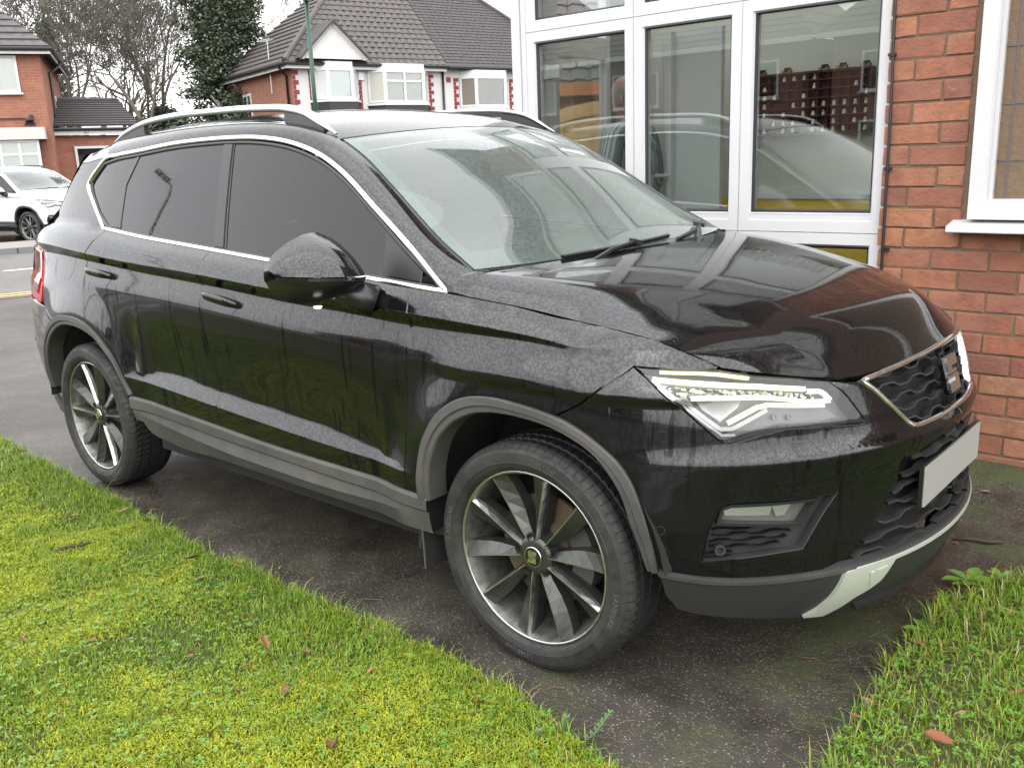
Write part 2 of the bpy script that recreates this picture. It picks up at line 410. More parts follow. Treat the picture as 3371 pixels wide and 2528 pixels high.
def make_mats():
    t = NT('black_paint'); m, h, up, run = wet_nodes(t)
    nrm = t.bump(h, .14, .0006)
    dirt = t.noise(3, 5, .6, t.obj())
    col = t.mix(t.ramp(dirt, (.5, 0.), (.8, .35)), (.0045, .0046, .005), (.012, .012, .011))
    spec = t.math('MULTIPLY', t.math('SUBTRACT', 1., t.math('MULTIPLY', m, .32)), t.math('ADD', .38, t.math('MULTIPLY', up, .34)))
    spec = t.math('MULTIPLY', spec, t.math('SUBTRACT', 1., t.math('MULTIPLY', t.math('MULTIPLY', run, t.math('SUBTRACT', 1., up)), .65)))
    t.done(t.pbsdf(col, t.math('ADD', .035, t.math('MULTIPLY', m, .03)), 0, nrm, Specular_IOR_Level=spec, IOR=1.52))
    def glass(name, tint, spec=1., wet=1., haze=0.):
        t = NT(name); m, h, up, run = wet_nodes(t, .9); nrm = t.bump(h, .22*wet, .0006)
        bf = t.geo('Backfacing'); fr = t.n('Fresnel', {'IOR': t.math('SUBTRACT', 1.52, t.math('MULTIPLY', bf, .862)), 'Normal': nrm}).outputs[0]
        fr = t.math('MULTIPLY', fr, t.math('MULTIPLY', t.math('SUBTRACT', 1., t.math('MULTIPLY', m, .12*wet)), spec), True)
        tr = t.n('BsdfTransparent', {0: tint}).outputs[0]
        gl = t.n('BsdfGlossy', {'Color': (1, 1, 1, 1), 'Roughness': .02, 'Normal': nrm}).outputs[0]
        sh = t.n('MixShader', {0: fr, 1: tr, 2: gl}).outputs[0]
        if haze:
            df = t.n('BsdfDiffuse', {0: (.46, .54, .50, 1)}).outputs[0]  # pale mint diffuse mixed in to imitate sky haze reflected on the windscreen
            sh = t.n('MixShader', {0: t.math('MULTIPLY', t.math('ADD', .7, t.math('MULTIPLY', m, .3)), haze), 1: sh, 2: df}).outputs[0]
        return t.done(sh)
    glass('privacy_glass', (.015, .018, .021), .92, .45)
    glass('door_glass', (.055, .078, .080), .92, .45)
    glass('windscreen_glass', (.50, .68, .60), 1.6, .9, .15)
    glass('lamp_lens', (.92, .93, .93), 1.2, .6)
    glass('smoked_lens', (.30, .30, .28), 1.2, .5)
    glass('red_lens', (.55, .02, .03), 1.2, .4)
    t = NT('window_pane'); fr = t.n('Fresnel', {'IOR': t.math('SUBTRACT', 1.5, t.math('MULTIPLY', t.geo('Backfacing'), .8333))}).outputs[0]
    wav = t.bump(t.noise(1.1, 1, .4, t.obj()), .02, .02)
    fr = t.math('MULTIPLY', fr, 2.7, True)
    t.done(t.n('MixShader', {0: fr, 1: t.n('BsdfTransparent', {0: (.86, .89, .87, 1)}).outputs[0], 2: t.n('BsdfGlossy', {'Roughness': 0., 'Normal': wav}).outputs[0]}).outputs[0])
    t = NT('grey_plastic'); co = t.obj()
    c = t.mix(t.ramp(t.noise(5, 5, .65, co), (.35, 0.), (.7, 1.)), (.031, .031, .031), (.064, .060, .053))
    t.done(t.pbsdf(c, .62, 0, t.bump(t.noise(900, 2, .5, co), .3, .0004)))
    plain('black_plastic', (.018, .018, .019), .55, bump=(700, .3, .0005))
    plain('satin_black', (.010, .010, .011), .32)
    plain('gloss_black', (.004, .004, .004), .05)
    plain('liner_black', (.008, .008, .008), .9)
    plain('trim_dark', (.03, .03, .031), .38)
    t = NT('chrome'); t.done(t.pbsdf((.80, .80, .81), t.ramp(t.noise(60, 3, .6, t.obj()), (.4, .10), (.7, .26)), 1.))
    plain('satin_silver', (.62, .63, .63), .33, 1.)
    plain('skid_silver', (.60, .63, .57), .42, .55)
    t = NT('bright_alloy'); t.done(t.pbsdf((.50, .50, .50), t.ramp(t.noise(40, 3, .6, t.obj()), (.4, .28), (.7, .42)), 1.))
    t = NT('dark_alloy'); co = t.obj()
    t.done(t.pbsdf(t.mix(t.ramp(t.noise(16, 5, .7, co), (.4, 0.), (.75, 1.)), (.085, .086, .080), (.048, .048, .044)), .36, .75))
    t = NT('rim_barrel'); co = t.obj()
    t.done(t.pbsdf(t.mix(t.ramp(t.noise(25, 5, .7, co), (.35, 0.), (.75, 1.)), (.22, .215, .20), (.07, .065, .055)), .42, .8))
    t = NT('rubber'); co = t.obj()
    c = t.mix(t.ramp(t.noise(14, 5, .65, co), (.4, 0.), (.75, 1.)), (.011, .011, .011), (.034, .030, .026))
    t.done(t.pbsdf(c, t.ramp(t.noise(30, 3, .6, co), (.4, .55), (.7, .85)), 0, t.bump(t.noise(160, 3, .6, co), .25, .001)))
    plain('rubber_tread', (.010, .010, .011), .62, bump=(220, .3, .001))
    plain('disc_steel', (.20, .15, .11), .5, .7, bump=(60, .4, .002))
    plain('caliper', (.05, .05, .05), .6)
    plain('seat_cloth', (.030, .031, .033), .9)
    plain('dash_plastic', (.022, .022, .024), .6)
    plain('head_lining', (.42, .42, .40), .9)
    plain('plate_white', (.30, .30, .28), .4)
    def emis(name, col, e, base=(.8, .8, .7)):
        t = NT(name); return t.done(t.pbsdf(base, .3, 0, None, Emission_Color=(*col, 1), Emission_Strength=e))
    emis('daylight_strip', (1., .95, .45), .42, (.6, .6, .4))
    emis('daylight_white', (1., 1., .85), .16, (.6, .6, .55))
    emis('puddle_lamp', (1., 1., .9), .8)
    t = NT('lamp_reflector'); co = t.obj()
    t.done(t.pbsdf((.60, .61, .58), .15, 1., t.bump(t.vor(75, co), 1., .012)))
    plain('lamp_grey', (.34, .345, .335), .35, .5); plain('lamp_smoke', (.13, .132, .13), .4, .3)
    plain('lamp_dark', (.02, .021, .022), .35)
    plain('red_plastic', (.35, .01, .012), .15)
    plain('cap_black', (.008, .008, .008), .25)
make_mats()
# ---------------------------------------------------------------- the black car
car = thing('parked_car', 'wet black SUV with silver roof rails parked on the driveway beside the glazed porch', 'car', (-1.3, 0, 0))
ROOT = car
def cp(o):  # keep parts in car coordinates while the root sits between the axles
    return o
CARM = bpy.data.objects  # alias
def arch(rel, hub): return [(hub+a, b) for a, b in rel]
AF_OUT = [(-.394,.448),(-.394,.475),(-.385,.557),(-.357,.644),(-.303,.723),(-.241,.768),(-.175,.793),(-.10,.802),(-.007,.798),(.098,.785),(.16,.773),(.239,.743),(.319,.691),(.365,.639),(.403,.564),(.428,.47),(.434,.403)]
AF_IN = [(-.347,.448),(-.345,.475),(-.331,.568),(-.299,.645),(-.236,.709),(-.165,.744),(-.099,.757),(.0,.760),(.09,.752),(.135,.743),(.180,.730),(.229,.711),(.299,.653),(.34,.60),(.368,.53),(.39,.46),(.401,.403)]
AR_OUT = [(.478,.520),(.455,.555),(.384,.639),(.28,.734),(.151,.794),(.06,.812),(-.025,.816),(-.13,.809),(-.22,.785),(-.31,.735),(-.38,.668),(-.43,.58),(-.455,.50),(-.46,.42)]
AR_IN = [(.448,.512),(.424,.57),(.317,.670),(.226,.730),(.12,.760),(.04,.770),(-.025,.772),(-.11,.765),(-.19,.740),(-.27,.695),(-.335,.635),(-.385,.56),(-.412,.49),(-.42,.42)]
HF, HR = -.15, -2.788
afo, afi = curve2(arch(AF_OUT, HF), 70), curve2(arch(AF_IN, HF), 70)
aro, ari = curve2(arch(AR_OUT, HR), 64), curve2(arch(AR_IN, HR), 64)
def belt(a, b, n=30):
    s = np.linspace(a, b, n); return np.stack([s, zB(X0+s)], -1)
sillz = cr([-2.4,-2.35,-1.67,-1.33,-.91,-.61,-.50,-.4], [.517,.514,.480,.466,.461,.459,.457,.456])
def sill(a, b, n=30):
    s = np.linspace(a, b, n); return np.stack([s, sillz(s)], -1)
gF = curve2([(-.613,1.0745),(-.606,1.045),(-.597,1.004),(-.602,.944),(-.608,.805),(-.609,.612),(-.603,.52),(-.598,sillz(-.598))], 40)
gB = curve2([(-1.713,1.1432),(-1.725,1.07),(-1.728,1.004),(-1.722,.904),(-1.705,.80),(-1.682,.66),(-1.674,.55),(-1.672,sillz(-1.672))], 40)
gR = curve2([(-2.555,1.1995),(-2.577,1.172),(-2.650,1.10),(-2.684,1.05),(-2.690,.96),(-2.680,.88),(-2.668,.822)], 30)
# rows of extra points that follow the creases
def rows(a, b):
    s = np.arange(a, b, .009); o = []
    for d in (-.004, 0., .004):
        o += [np.stack([s, zS(X0+np.minimum(s, 0))+d], -1), np.stack([s, zS(X0+np.minimum(s, 0))-gS(X0+np.minimum(s, 0))+d], -1), np.stack([s, zSw(X0+np.minimum(s, 0))+d], -1)]
    return o
XR = rows(-3.6, .48)
# front door, rear door
k = lambda P, f: [tuple(q) for q in P if f(q)]
fd = list(map(tuple, belt(-1.713, -.613))) + list(map(tuple, gF[1:])) + list(map(tuple, sill(-.598, -1.672)))[1:] + list(map(tuple, gB[::-1]))[1:-1]
front_door = panel('front_door', fd, side, 'black_paint', car, extra=XR, res=.015)
i0 = int(np.argmin(np.hypot(*(aro-gR[-1]).T)))
rd = list(map(tuple, belt(-2.555, -1.713))) + list(map(tuple, gB[1:])) + list(map(tuple, sill(-1.672, -2.31)))[1:] + list(map(tuple, aro[:i0])) + list(map(tuple, gR[::-1]))[:-1]
rear_door = panel('rear_door', rd, side, 'black_paint', car, extra=XR, res=.015)
# front wing, cut by the arch; its upper edge is the bonnet shut line
shut = [(-.486,1.065),(-.401,1.056),(-.251,1.041),(-.073,1.016),(.06,1.006),(.187,.996),(.30,.983),(.392,.964),(.44,.944),(.479,.918)]
shutc = curve2(shut, 50)
j1 = int(np.argmin(np.hypot(afo[:, 0]+.02, afo[:, 1]-.785)))
wing = list(map(tuple, belt(-.613, -.486, 8))) + list(map(tuple, shutc[1:])) + [(.40,.9165),(.328,.9225),(.232,.9265)] + [(.15,.883),(.073,.832)] + list(map(tuple, afo[:j1+1][::-1])) + list(map(tuple, sill(-.544, -.598, 4))) + list(map(tuple, gF[::-1]))[1:-1]
fender = panel('front_wing', wing, side, 'black_paint', car, extra=XR, res=.016)
# rear quarter with the thick rear pillar
quarter = [tuple(q) for q in gR] + [tuple(q) for q in aro[i0:] if q[1] > .775] + [(-3.06,.785),(-3.20,.822),(-3.22,.858),(-3.22,.92),(-3.27,1.033),(-3.275,1.085)] + [(-3.33,1.097),(-3.42,1.105),(-3.40,1.13),(-3.28,1.185),(-3.18,1.26),(-3.10,1.35),(-2.99,1.46),(-2.955,1.486),(-2.91,1.486),(-2.70,1.506),(-2.76,1.457),(-2.812,1.413),(-2.830,1.390),(-2.829,1.372),(-2.781,1.33),(-2.68,1.262),(-2.60,1.206)]
quarter_panel = panel('rear_quarter_panel', quarter, side, 'black_paint', car, extra=XR)
rb = [(-3.06,.782)]+[tuple(q) for q in aro if q[0] < HR-.2 and q[1] < .775] + [(HR-.46,.40),(-3.62,.36),(-3.64,.60),(-3.60,.84),(-3.21,.82)]
rear_bumper = panel('rear_bumper', rb, side, 'black_paint', car)
rear_low = panel('rear_lower_trim', [(HR-.455,.40),(HR-.43,.34),(HR-.37,.27),(-3.58,.28),(-3.62,.36)], side, 'grey_plastic', car, off=.004)
tail = [(-3.28,1.083),(-3.34,1.094),(-3.42,1.10),(-3.60,1.09),(-3.60,.86),(-3.25,.832),(-3.23,.862),(-3.23,.92),(-3.28,1.033)]
tail_light = panel('tail_light', tail, side, 'red_plastic', car, off=.003)
tl2 = panel('lens', [(-3.30,1.07),(-3.45,1.09),(-3.58,1.06),(-3.56,.90),(-3.30,.87),(-3.26,.95)], side, 'red_lens', tail_light, off=.010, depth=.004)
# fuel flap outline
def groove(name, sz, parent, w=.0022, mat='gloss_black', closed=True, off=.0006):
    sz = resample(sz, .01, closed); P, N = onside(sz, off); G = ribbon(P, N, [(-w, 0), (w, 0)], closed); m = MB(); m.grid(G, closed_u=closed); return m.build(name, mat, parent, fix=False)
fuel = groove('fuel_flap', [(-3.04,1.062),(-2.82,1.066),(-2.805,1.058),(-2.815,1.02),(-2.86,.98),(-2.885,.972),(-3.03,.966),(-3.045,.975)], quarter_panel)
# nose ------------------------------------------------------------------
HL = [(.238,.9235),(.328,.9195),(.477,.9125),(.561,.896),(.663,.882),(.753,.866),(.777,.844),(.832,.756),(.827,.748),(.727,.758),(.614,.765),(.545,.754),(.472,.738),(.453,.740),(.439,.750),(.334,.843),(.268,.900)]
GRL = [(.850,.853),(.949,.864),(1.069,.872),(SL,.876)]          # grille: upper edge, then lower edge
GRB = [(SL,.708),(1.10,.706),(1.00,.7055),(.983,.709)]
fogpod = [(.425,.521),(.450,.575),(.465,.587),(.50,.589),(.706,.580),(.752,.581),(.653,.449),(.581,.447),(.399,.435)]
lowtop = [(SL,.655),(1.10,.650),(1.0,.632),(.955,.610),(.951,.565),(.90,.506),(.835,.443),(.778,.398)]
trim = [(.30,.400),(.391,.386),(.481,.379),(.604,.376),(.770,.374),(.90,.374),(SL,.378)]
bp = [(.232,.9245),(.268,.900),(.334,.843),(.439,.750),(.453,.740),(.472,.738),(.545,.754),(.614,.765),(.727,.758),(.827,.748),(.832,.756),(.777,.844),(.753,.866),(.80,.8585),(.848,.853)] \
   + [(.983,.709),(1.00,.7055),(1.10,.706),(SL,.708)] + lowtop + [(.70,.377),(.604,.378),(.481,.381),(.391,.388),(.290,.402)] + [tuple(q) for q in afo[j1:][::-1] if q[1] > .405] + [(.073,.832),(.15,.883)]
noserows = []
for zz in (.655,.69,.7065,.72): noserows += [np.stack([np.arange(.1, SL, .02), np.full(len(np.arange(.1, SL, .02)), zz)], -1)]
def halves(name, poly, mat, parent, holes=(), **kw):
    """right half plus its mirror image welded on the centre line"""
    o = panel(name, poly, side, mat, parent, holes, **kw)
    me = o.data; n = len(me.vertices); co = np.empty(n*3); me.vertices.foreach_get('co', co); co = co.reshape(-1, 3)
    nn = np.zeros((n, 3)); vi = np.empty(len(me.loops), int); me.loops.foreach_get('vertex_index', vi); cn = np.empty(len(me.loops)*3); me.corner_normals.foreach_get('vector', cn); nn[vi] = cn.reshape(-1, 3)
    F = [tuple(p.vertices) for p in me.polygons]
    co[np.abs(co[:, 1]) < .003, 1] = 0
    V = np.vstack([co, co*[1, -1, 1]]); N = np.vstack([nn, nn*[1, -1, 1]]); F = F+[tuple(i+n for i in f[::-1]) for f in F]
    bpy.data.objects.remove(o); 
    return mesh(name, V, F, mat, parent, True, None, N)
front_bumper = halves('front_bumper', bp, 'black_paint', car, [fogpod], extra=noserows+XR, res=.018)
groove('washer_cover', [(.612,.731),(.672,.729),(.692,.697),(.688,.693),(.632,.696)], front_bumper)
# small upper lip of the bumper between lamp and grille
low = [(.434+HF,.403)] + trim[1:] + [(SL,.178),(1.05,.180),(.888,.187),(.80,.202),(.708,.218),(.573,.243),(.45,.258),(.382,.268),(.32,.285),(.29,.33)]
low_trim = halves('front_lower_trim', low, 'black_plastic', car, off=.006, depth=.03, gap=.0)
lp = [(.28,.404)]+trim[1:]+[(SL,.366)]+[(a, b-.011) for a, b in trim[1:][::-1]]+[(.282,.392)]
edge_trim = halves('trim_edge', lp, 'grey_plastic', low_trim, off=.012, depth=.012, gap=0, res=.05)
skid = [(.756,.366),(.80,.371),(.90,.371),(SL,.374),(SL,.364),(.915,.361),(.898,.335),(.880,.306),(.85,.287),(.814,.272),(.778,.242),(.742,.223),(.675,.234),(.706,.258),(.728,.290),(.744,.33)]
skid_plate = halves('skid_plate', skid, 'skid_silver', car, off=.016, depth=.02, gap=0)
skin = panel('skid_recess', [(.830,.345),(.888,.351),(.870,.314),(.840,.302)], side, 'skid_silver', skid_plate, off=.018, depth=.004, gap=0); mirror(skin)
lipo = halves('splitter', [(.84,.232),(1.0,.228),(SL,.225),(SL,.196),(1.0,.198),(.86,.206)], 'black_plastic', car, off=.022, depth=.05, gap=0)
# lower grille ----------------------------------------------------------
lowgr = lowtop+[(.80,.3835),(.90,.379),(SL,.3825)]
lg = halves('lower_grille', lowgr, 'liner_black', car, off=-.05, depth=0, gap=-.004)
def mesh_bars(name, inside, parent, s0, s1, z0, z1, row, cell, off, mat='black_plastic', r=.0035, amp=.35, per=150):
    """wavy grille bars: zig-zag rows joined by short links"""
    bars = []
    z = z0; kk = 0
    while z < z1:
        pts = []; s = s0-cell*(kk % 2)*.5
        while s < s1+cell:
            for ds, dz in ((0, -amp), (.33, -amp), (.5, amp), (.83, amp)):
                pts.append((s+ds*cell, z+dz*row*.5))
            s += cell
        Q = resample(pts, .006, False)
        m = inpoly(Q, inside); run = []
        for q, ok in list(zip(Q, m))+[(None, False)]:
            if ok: run.append(q)
            else:
                if len(run) > 4: bars.append(np.array(run))
                run = []
        z += row; kk += 1
    out = []
    for b in bars:
        b = b[::2] if len(b) > 8 else b
        P, N = onside(b, off); G = ribbon(P, N, [(-r*1.15, -.022), (-r*.75, 0), (r*.75, 0), (r*1.15, -.022)]); m = MB(); m.grid(G); o = m.build(name, mat, parent, fix=False); out.append(o)
        out.append(mirror(o))
    return out
lgb = mesh_bars('bar', lowgr[:-2]+[(.86,.392),(SL,.395)], lg, .74, SL+.02, .40, .66, .036, .155, .006)
P, N = onside(resample([(.955,.610),(.951,.565),(.90,.506),(.835,.443),(.778,.398)], .012, False), .001)
# number plate
m = MB(); m.box((.857, -.260, .484), (.862, .260, .595)); plate = m.build('number_plate', 'plate_white', car); tag(plate, 'blank pale number plate on the lower grille')
m = MB(); m.box((.846, -.266, .479), (.8565, .266, .600)); m.build('plate_holder', 'satin_black', car)
m = MB()
# upper grille ----------------------------------------------------------
gr_poly = [(.872,.846)]+[(a, b-.006) for a, b in GRL[1:]]+[(SL,.7155),(1.10,.7135),(1.005,.7135),(.990,.717)]
grille = halves('grille', [(.858,.848)]+GRL[1:]+[(SL,.709),(1.10,.707),(1.0,.707)], 'liner_black', car, off=-.055, depth=0, gap=-.004)
mesh_bars('bar', gr_poly, grille, .80, SL+.02, .722, .88, .034, .125, -.012, r=.003)
fr = [(.852,.852)]+[(a, b-.002) for a, b in GRL[1:]]; fb = [(SL,.710),(1.10,.708),(1.005,.708),(.985,.713)]
frame_path = np.vstack([resample(fr, .012, False), resample(fb, .012, False), resample([(.985,.713),(.852,.852)], .012, False)[1:-1]])
top, bot = resample(fr, .012, False), resample(fb, .012, False)
lefts = resample([(.985,.713),(.852,.852)], .012, False)[1:-1]
half = np.vstack([bot, lefts, top]); P, N = onside(half)
P2 = P[::-1]*[1, -1, 1]; N2 = N[::-1]*[1, -1, 1]
ring = np.vstack([P, P2[1:-1]]); rn = np.vstack([N, N2[1:-1]])
m = MB(); m.grid(ribbon(ring, rn, [(-.0075, -.02), (-.0075, .002), (-.004, .006), (.004, .006), (.0075, .002), (.0075, -.02)], True), closed_u=True); m.build('frame', 'chrome', grille, sharp=50)
# emblem: leaning shield-like plate cut by two slots into an S
emb = bpy.data.objects.new('badge', None); emb = None
def emblem(parent, c, ux, uz, un, size, mat_in, back):
    """S-shaped emblem of two interlocking bars; ux right, uz up, un out"""
    c, ux, uz, un = map(np.array, (c, ux, uz, un)); S = size
    m = MB()
    up = [(-.40,.50),(.46,.50),(.46,.22),(-.06,.22),(-.06,.10),(.30,.10),(.30,.02),(-.40,.02)]
    lowp = [(.40,-.50),(-.46,-.50),(-.46,-.22),(.06,-.22),(.06,-.10),(-.30,-.10),(-.30,-.02),(.40,-.02)]
    for pl in (up, lowp):
        n = len(pl); a = [c+(ux*x+uz*z)*S for x, z in pl]; b = [q+un*S*.10 for q in a]
        m.add(a+b, [tuple(range(n, 2*n)), tuple(reversed(range(n)))]+[(i, (i+1) % n, (i+1) % n+n, i+n) for i in range(n)])
    return m.build('badge', mat_in, parent)
P, N = onside(np.array([(SL-.0005, .797)])); un = np.array([.97, 0, .24]); uz = np.array([-.24, 0, .97])
bd = [(-.044,.052),(.044,.052),(.050,.035),(.043,-.045),(.030,-.056),(-.030,-.056),(-.043,-.045),(-.050,.035)]
m = MB(); cbase = P[0]+np.array([-.006, 0, 0]); a = [cbase+np.array([0, 1, 0])*x+uz*z for x, z in bd]; b = [q+un*.012 for q in a]; n = len(bd)
m.add(a+b, [tuple(range(n, 2*n)), tuple(reversed(range(n)))]+[(i, (i+1) % n, (i+1) % n+n, i+n) for i in range(n)]); m.build('badge_base', 'gloss_black', grille)
emblem(grille, cbase+un*.012, (0, 1, 0), uz, un, .100, 'chrome', None)
# fog lamp pods ---------------------------------------------------------
pod = panel('fog_light', fogpod, side, 'black_plastic', car, off=-.030, depth=0, gap=-.003)
podw = resample(fogpod, .012); P, N = onside(podw, -.001); m = MB(); m.grid(ribbon(P, N, [(0, .002), (.0, -.032)], True), closed_u=True); m.build('surround', 'trim_dark', pod, smooth=True)
fl = [(.457,.572),(.478,.579),(.70,.572),(.655,.512),(.446,.535)]
panel('reflector', fl, side, 'lamp_smoke', pod, off=-.028, depth=0, gap=.002)
panel('reflector', [(.462,.566),(.49,.572),(.60,.572),(.585,.537),(.468,.545)], side, 'satin_silver', pod, off=-.024, depth=.006, gap=.002)
panel('reflector', [(.585,.570),(.645,.568),(.625,.535),(.60,.533)], side, 'satin_silver', pod, off=-.020, depth=.006, gap=.002)
panel('lens', fl, side, 'lamp_lens', pod, off=-.006, depth=.012, gap=.001)
P, N = onside(resample(fl, .01), -.004); m = MB(); m.grid(ribbon(P, N, [(-.004, -.02), (-.004, .003), (.004, .003), (.004, -.02)], True), closed_u=True); m.build('bezel', 'satin_black', pod, sharp=40)
fgp = [(.440,.526),(.653,.503),(.615,.465),(.582,.455),(.409,.441)]
for o in mesh_bars('bar', fgp, pod, .40, .66, .448, .53, .016, .09, -.012, 'trim_dark', .0022, .3): pass
P, N = onside(np.array([(.447,.462)]), -.016); 
def disc_tube(name, c, n, r0, r1, d, mat, parent, seg=20):
    c = np.array(c); n = np.array(n)/np.linalg.norm(n); a = np.cross(n, [0, 0, 1.]); a /= np.linalg.norm(a); b = np.cross(n, a)
    rr = [(r1, -d), (r1, 0), (r0, 0), (r0*.95, -d*.35), (0.0005, -d*.35)]
    G = np.array([[c+n*h+(math.cos(t)*a+math.sin(t)*b)*r for r, h in rr] for t in np.linspace(0, 2*math.pi, seg, endpoint=False)])
    m = MB(); m.grid(G, closed_u=True); return m.build(name, mat, parent, sharp=35)
disc_tube('parking_sensor', P[0]+N[0]*.014, N[0], .009, .014, .03, 'trim_dark', pod)
P, N = onside(np.array([(.300,.517)])); disc_tube('parking_sensor', P[0]+N[0]*.001, N[0], .0095, .0125, .01, 'satin_black', front_bumper)
# outer blade beside the lower grille is body colour already; headlamp next
lampb = panel('headlight', HL, side, 'lamp_smoke', car, off=-.055, depth=0, gap=.001)
P, N = onside(resample(HL, .01), 0.); m = MB(); m.grid(ribbon(P, N, [(0, .001), (.0, -.057)], True), closed_u=True); m.build('rim', 'satin_black', lampb, smooth=True)
panel('lens', HL, side, 'lamp_lens', lampb, off=.0015, depth=.006, gap=.0035)
panel('reflector', [(.300,.900),(.43,.889),(.57,.876),(.70,.855),(.745,.815),(.56,.838),(.39,.845),(.352,.850)], side, 'lamp_reflector', lampb, off=-.040, depth=.012, gap=.004)
panel('reflector', [(.375,.840),(.53,.836),(.455,.785)], side, 'lamp_grey', lampb, off=-.034, depth=.012, gap=.003)
panel('reflector', [(.46,.775),(.57,.822),(.75,.80),(.80,.765),(.72,.765),(.61,.772),(.545,.762),(.475,.748)], side, 'lamp_smoke', lampb, off=-.040, depth=.006, gap=.002)
def strip(name, pts, w, off, mat, d=.010):
    sz = resample(pts, .010, False); P, N = onside(sz, off); G = ribbon(P, N, [(-w, -d), (-w, 0), (w, 0), (w, -d)]); m = MB(); m.grid(G); return m.build(name, mat, lampb, fix=False)
strip('light_strip', [(.286,.902),(.423,.892),(.565,.879),(.699,.858)], .0055, -.018, 'daylight_strip')
strip('light_strip', [(.385,.845),(.553,.839),(.757,.816)], .0050, -.020, 'daylight_white')
strip('light_strip', [(.700,.852),(.731,.847),(.757,.818)], .0060, -.018, 'daylight_white')
strip('light_strip', [(.470,.786),(.551,.821),(.581,.825),(.735,.808)], .0055, -.016, 'daylight_strip')
strip('light_guide', [(.286,.899),(.359,.841),(.450,.772),(.479,.772),(.575,.813)], .0050, -.014, 'lamp_grey')
strip('light_guide', [(.300,.880),(.365,.825),(.452,.757),(.485,.757)], .0030, -.010, 'lamp_grey')
strip('light_guide', [(.31,.9155),(.42,.9125),(.48,.9075),(.555,.8955)], .0028, -.010, 'daylight_strip')
for s_, z_ in ((.60,.793),(.640,.789)):
    P, N = onside(np.array([(s_, z_)]), -.028); disc_tube('bulb', P[0], N[0], .005, .007, .01, 'lamp_smoke', lampb, 12)
# arch trims ------------------------------------------------------------
def arch_trim(o, i):
    Po, No = onside(o); Pi, Ni = onside(i); n = len(o)
    rowsP = []
    for f, off in ((0., -.006), (0., .009), (.10, .013), (.55, .014), (.62, .008), (.93, .008), (1., .003)):
        rowsP.append(Po*(1-f)+Pi*f+No*off)
    inner = Pi+np.array([0, .07, 0]); rowsP.append(inner)
    m = MB(); m.grid(np.stack(rowsP, 1)); return m.build('arch_trim', 'grey_plastic', car, sharp=32)
at1 = arch_trim(afo, afi); at2 = arch_trim(aro, ari)
# sill trim -------------------------------------------------------------
ss = np.linspace(-2.325, -.505, 74); zt = sillz(ss); zc = cr([-2.4,-2.244,-1.886,-1.683,-1.356,-.932,-.626,-.4], [.452,.449,.436,.427,.419,.408,.406,.405])(ss)
lens_ = np.clip(np.sin(np.clip((ss+2.27)/1.66, 0, 1)*math.pi), 0, 1)**.55
w0 = profile(X0+ss, zt)
zbt = cr([-2.4,-2.32,-2.24,-2.1,-1.7,-1.0,-.6,-.4], [.45,.42,.345,.318,.314,.311,.313,.32])(ss)
wl = profile(X0+ss, .42)
prow = [(zt+.0005, w0-.012), (zt-.0005, w0+.004), (zt-.010, w0+.011), (zc+.010, w0+.012), (zc+.004, w0+.004), (zc-.000, w0+.001), (zc-.012-.030*lens_, w0+.002+.012*lens_), (np.minimum(zbt+.02, zc-.05), w0-.010), (zbt, w0-.05), (zbt+.01, w0-.20)]
G = np.stack([np.stack([X0+ss, -w_, z_], -1) for z_, w_ in prow], 1)
m = MB(); m.grid(G); sill_trim = m.build('sill_trim', 'grey_plastic', car, sharp=22)
# upper structure: cant rail and A pillar as one strip between window trim and roof seam ----
CH = [(-2.593,1.203),(-2.68,1.268),(-2.781,1.342),(-2.822,1.372),(-2.832,1.387),(-2.812,1.418),(-2.76,1.458),(-2.696,1.500),(-2.60,1.510),(-2.400,1.523),(-2.114,1.543),(-1.90,1.549),(-1.726,1.549),(-1.532,1.541),(-1.344,1.516),(-1.159,1.465),(-1.056,1.420),(-.842,1.295),(-.632,1.168),(-.486,1.066)]
chc = curve2(CH, 150)
CHB = [tuple(q) for q in belt(-.486, -2.593, 60)]
i7 = 60
ctop = np.array([q for q in chc if q[0] > -2.70 and not (q[1] < 1.49 and q[0] < -2.0)])
P1, N1 = onside(ctop, -.001)
tpar = np.linspace(0, 1, len(ctop))
# partner points on the roof seam, by arc fraction
c2 = np.stack([np.array(C2x), -np.array(C2w), np.array(C2z)], -1); c2 = curve2(c2, 400)
L = np.r_[0, np.cumsum(np.linalg.norm(np.diff(P1, axis=0), axis=1))]; xs1 = P1[:, 0]
# map by x with an extra shift: seam x for each trim x
xm = cr([-2.86,-2.56,-2.25,-1.9,-1.6,-1.38,-1.2,-1.01,-.9,-.70,-.49,-.336], [-2.90,-2.60,-2.28,-1.9,-1.58,-1.33,-1.16,-1.0,-.89,-.70,-.47,-.296])
x2 = xm(xs1); P2 = np.stack([x2, -c2w(x2), c2z(x2)], -1)
upv = np.stack([np.zeros(len(x2)), -np.full(len(x2), .75), np.full(len(x2), .66)], -1)
rowsP = []
for f in np.linspace(0, 1, 7): rowsP.append(P1*(1-f)+P2*f+upv*(.020*4*f*(1-f)))
m = MB(); m.grid(np.stack(rowsP, 1)); cant = m.build('roof_pillar', 'black_paint', car, smooth=True)
ft = np.linspace(0, 1, 7); e0 = np.array([r_[-1] for r_ in rowsP]); e1 = bonnet(np.full(7, .006), -1+.3*ft)+np.array([-.004, 0, 0]); m = MB(); m.grid(np.stack([e0*(1-f_)+e1*f_+upv[0]*.006*4*f_*(1-f_) for f_ in np.linspace(0, 1, 5)], 1)); m.build('pillar_foot', 'black_paint', cant, smooth=True)
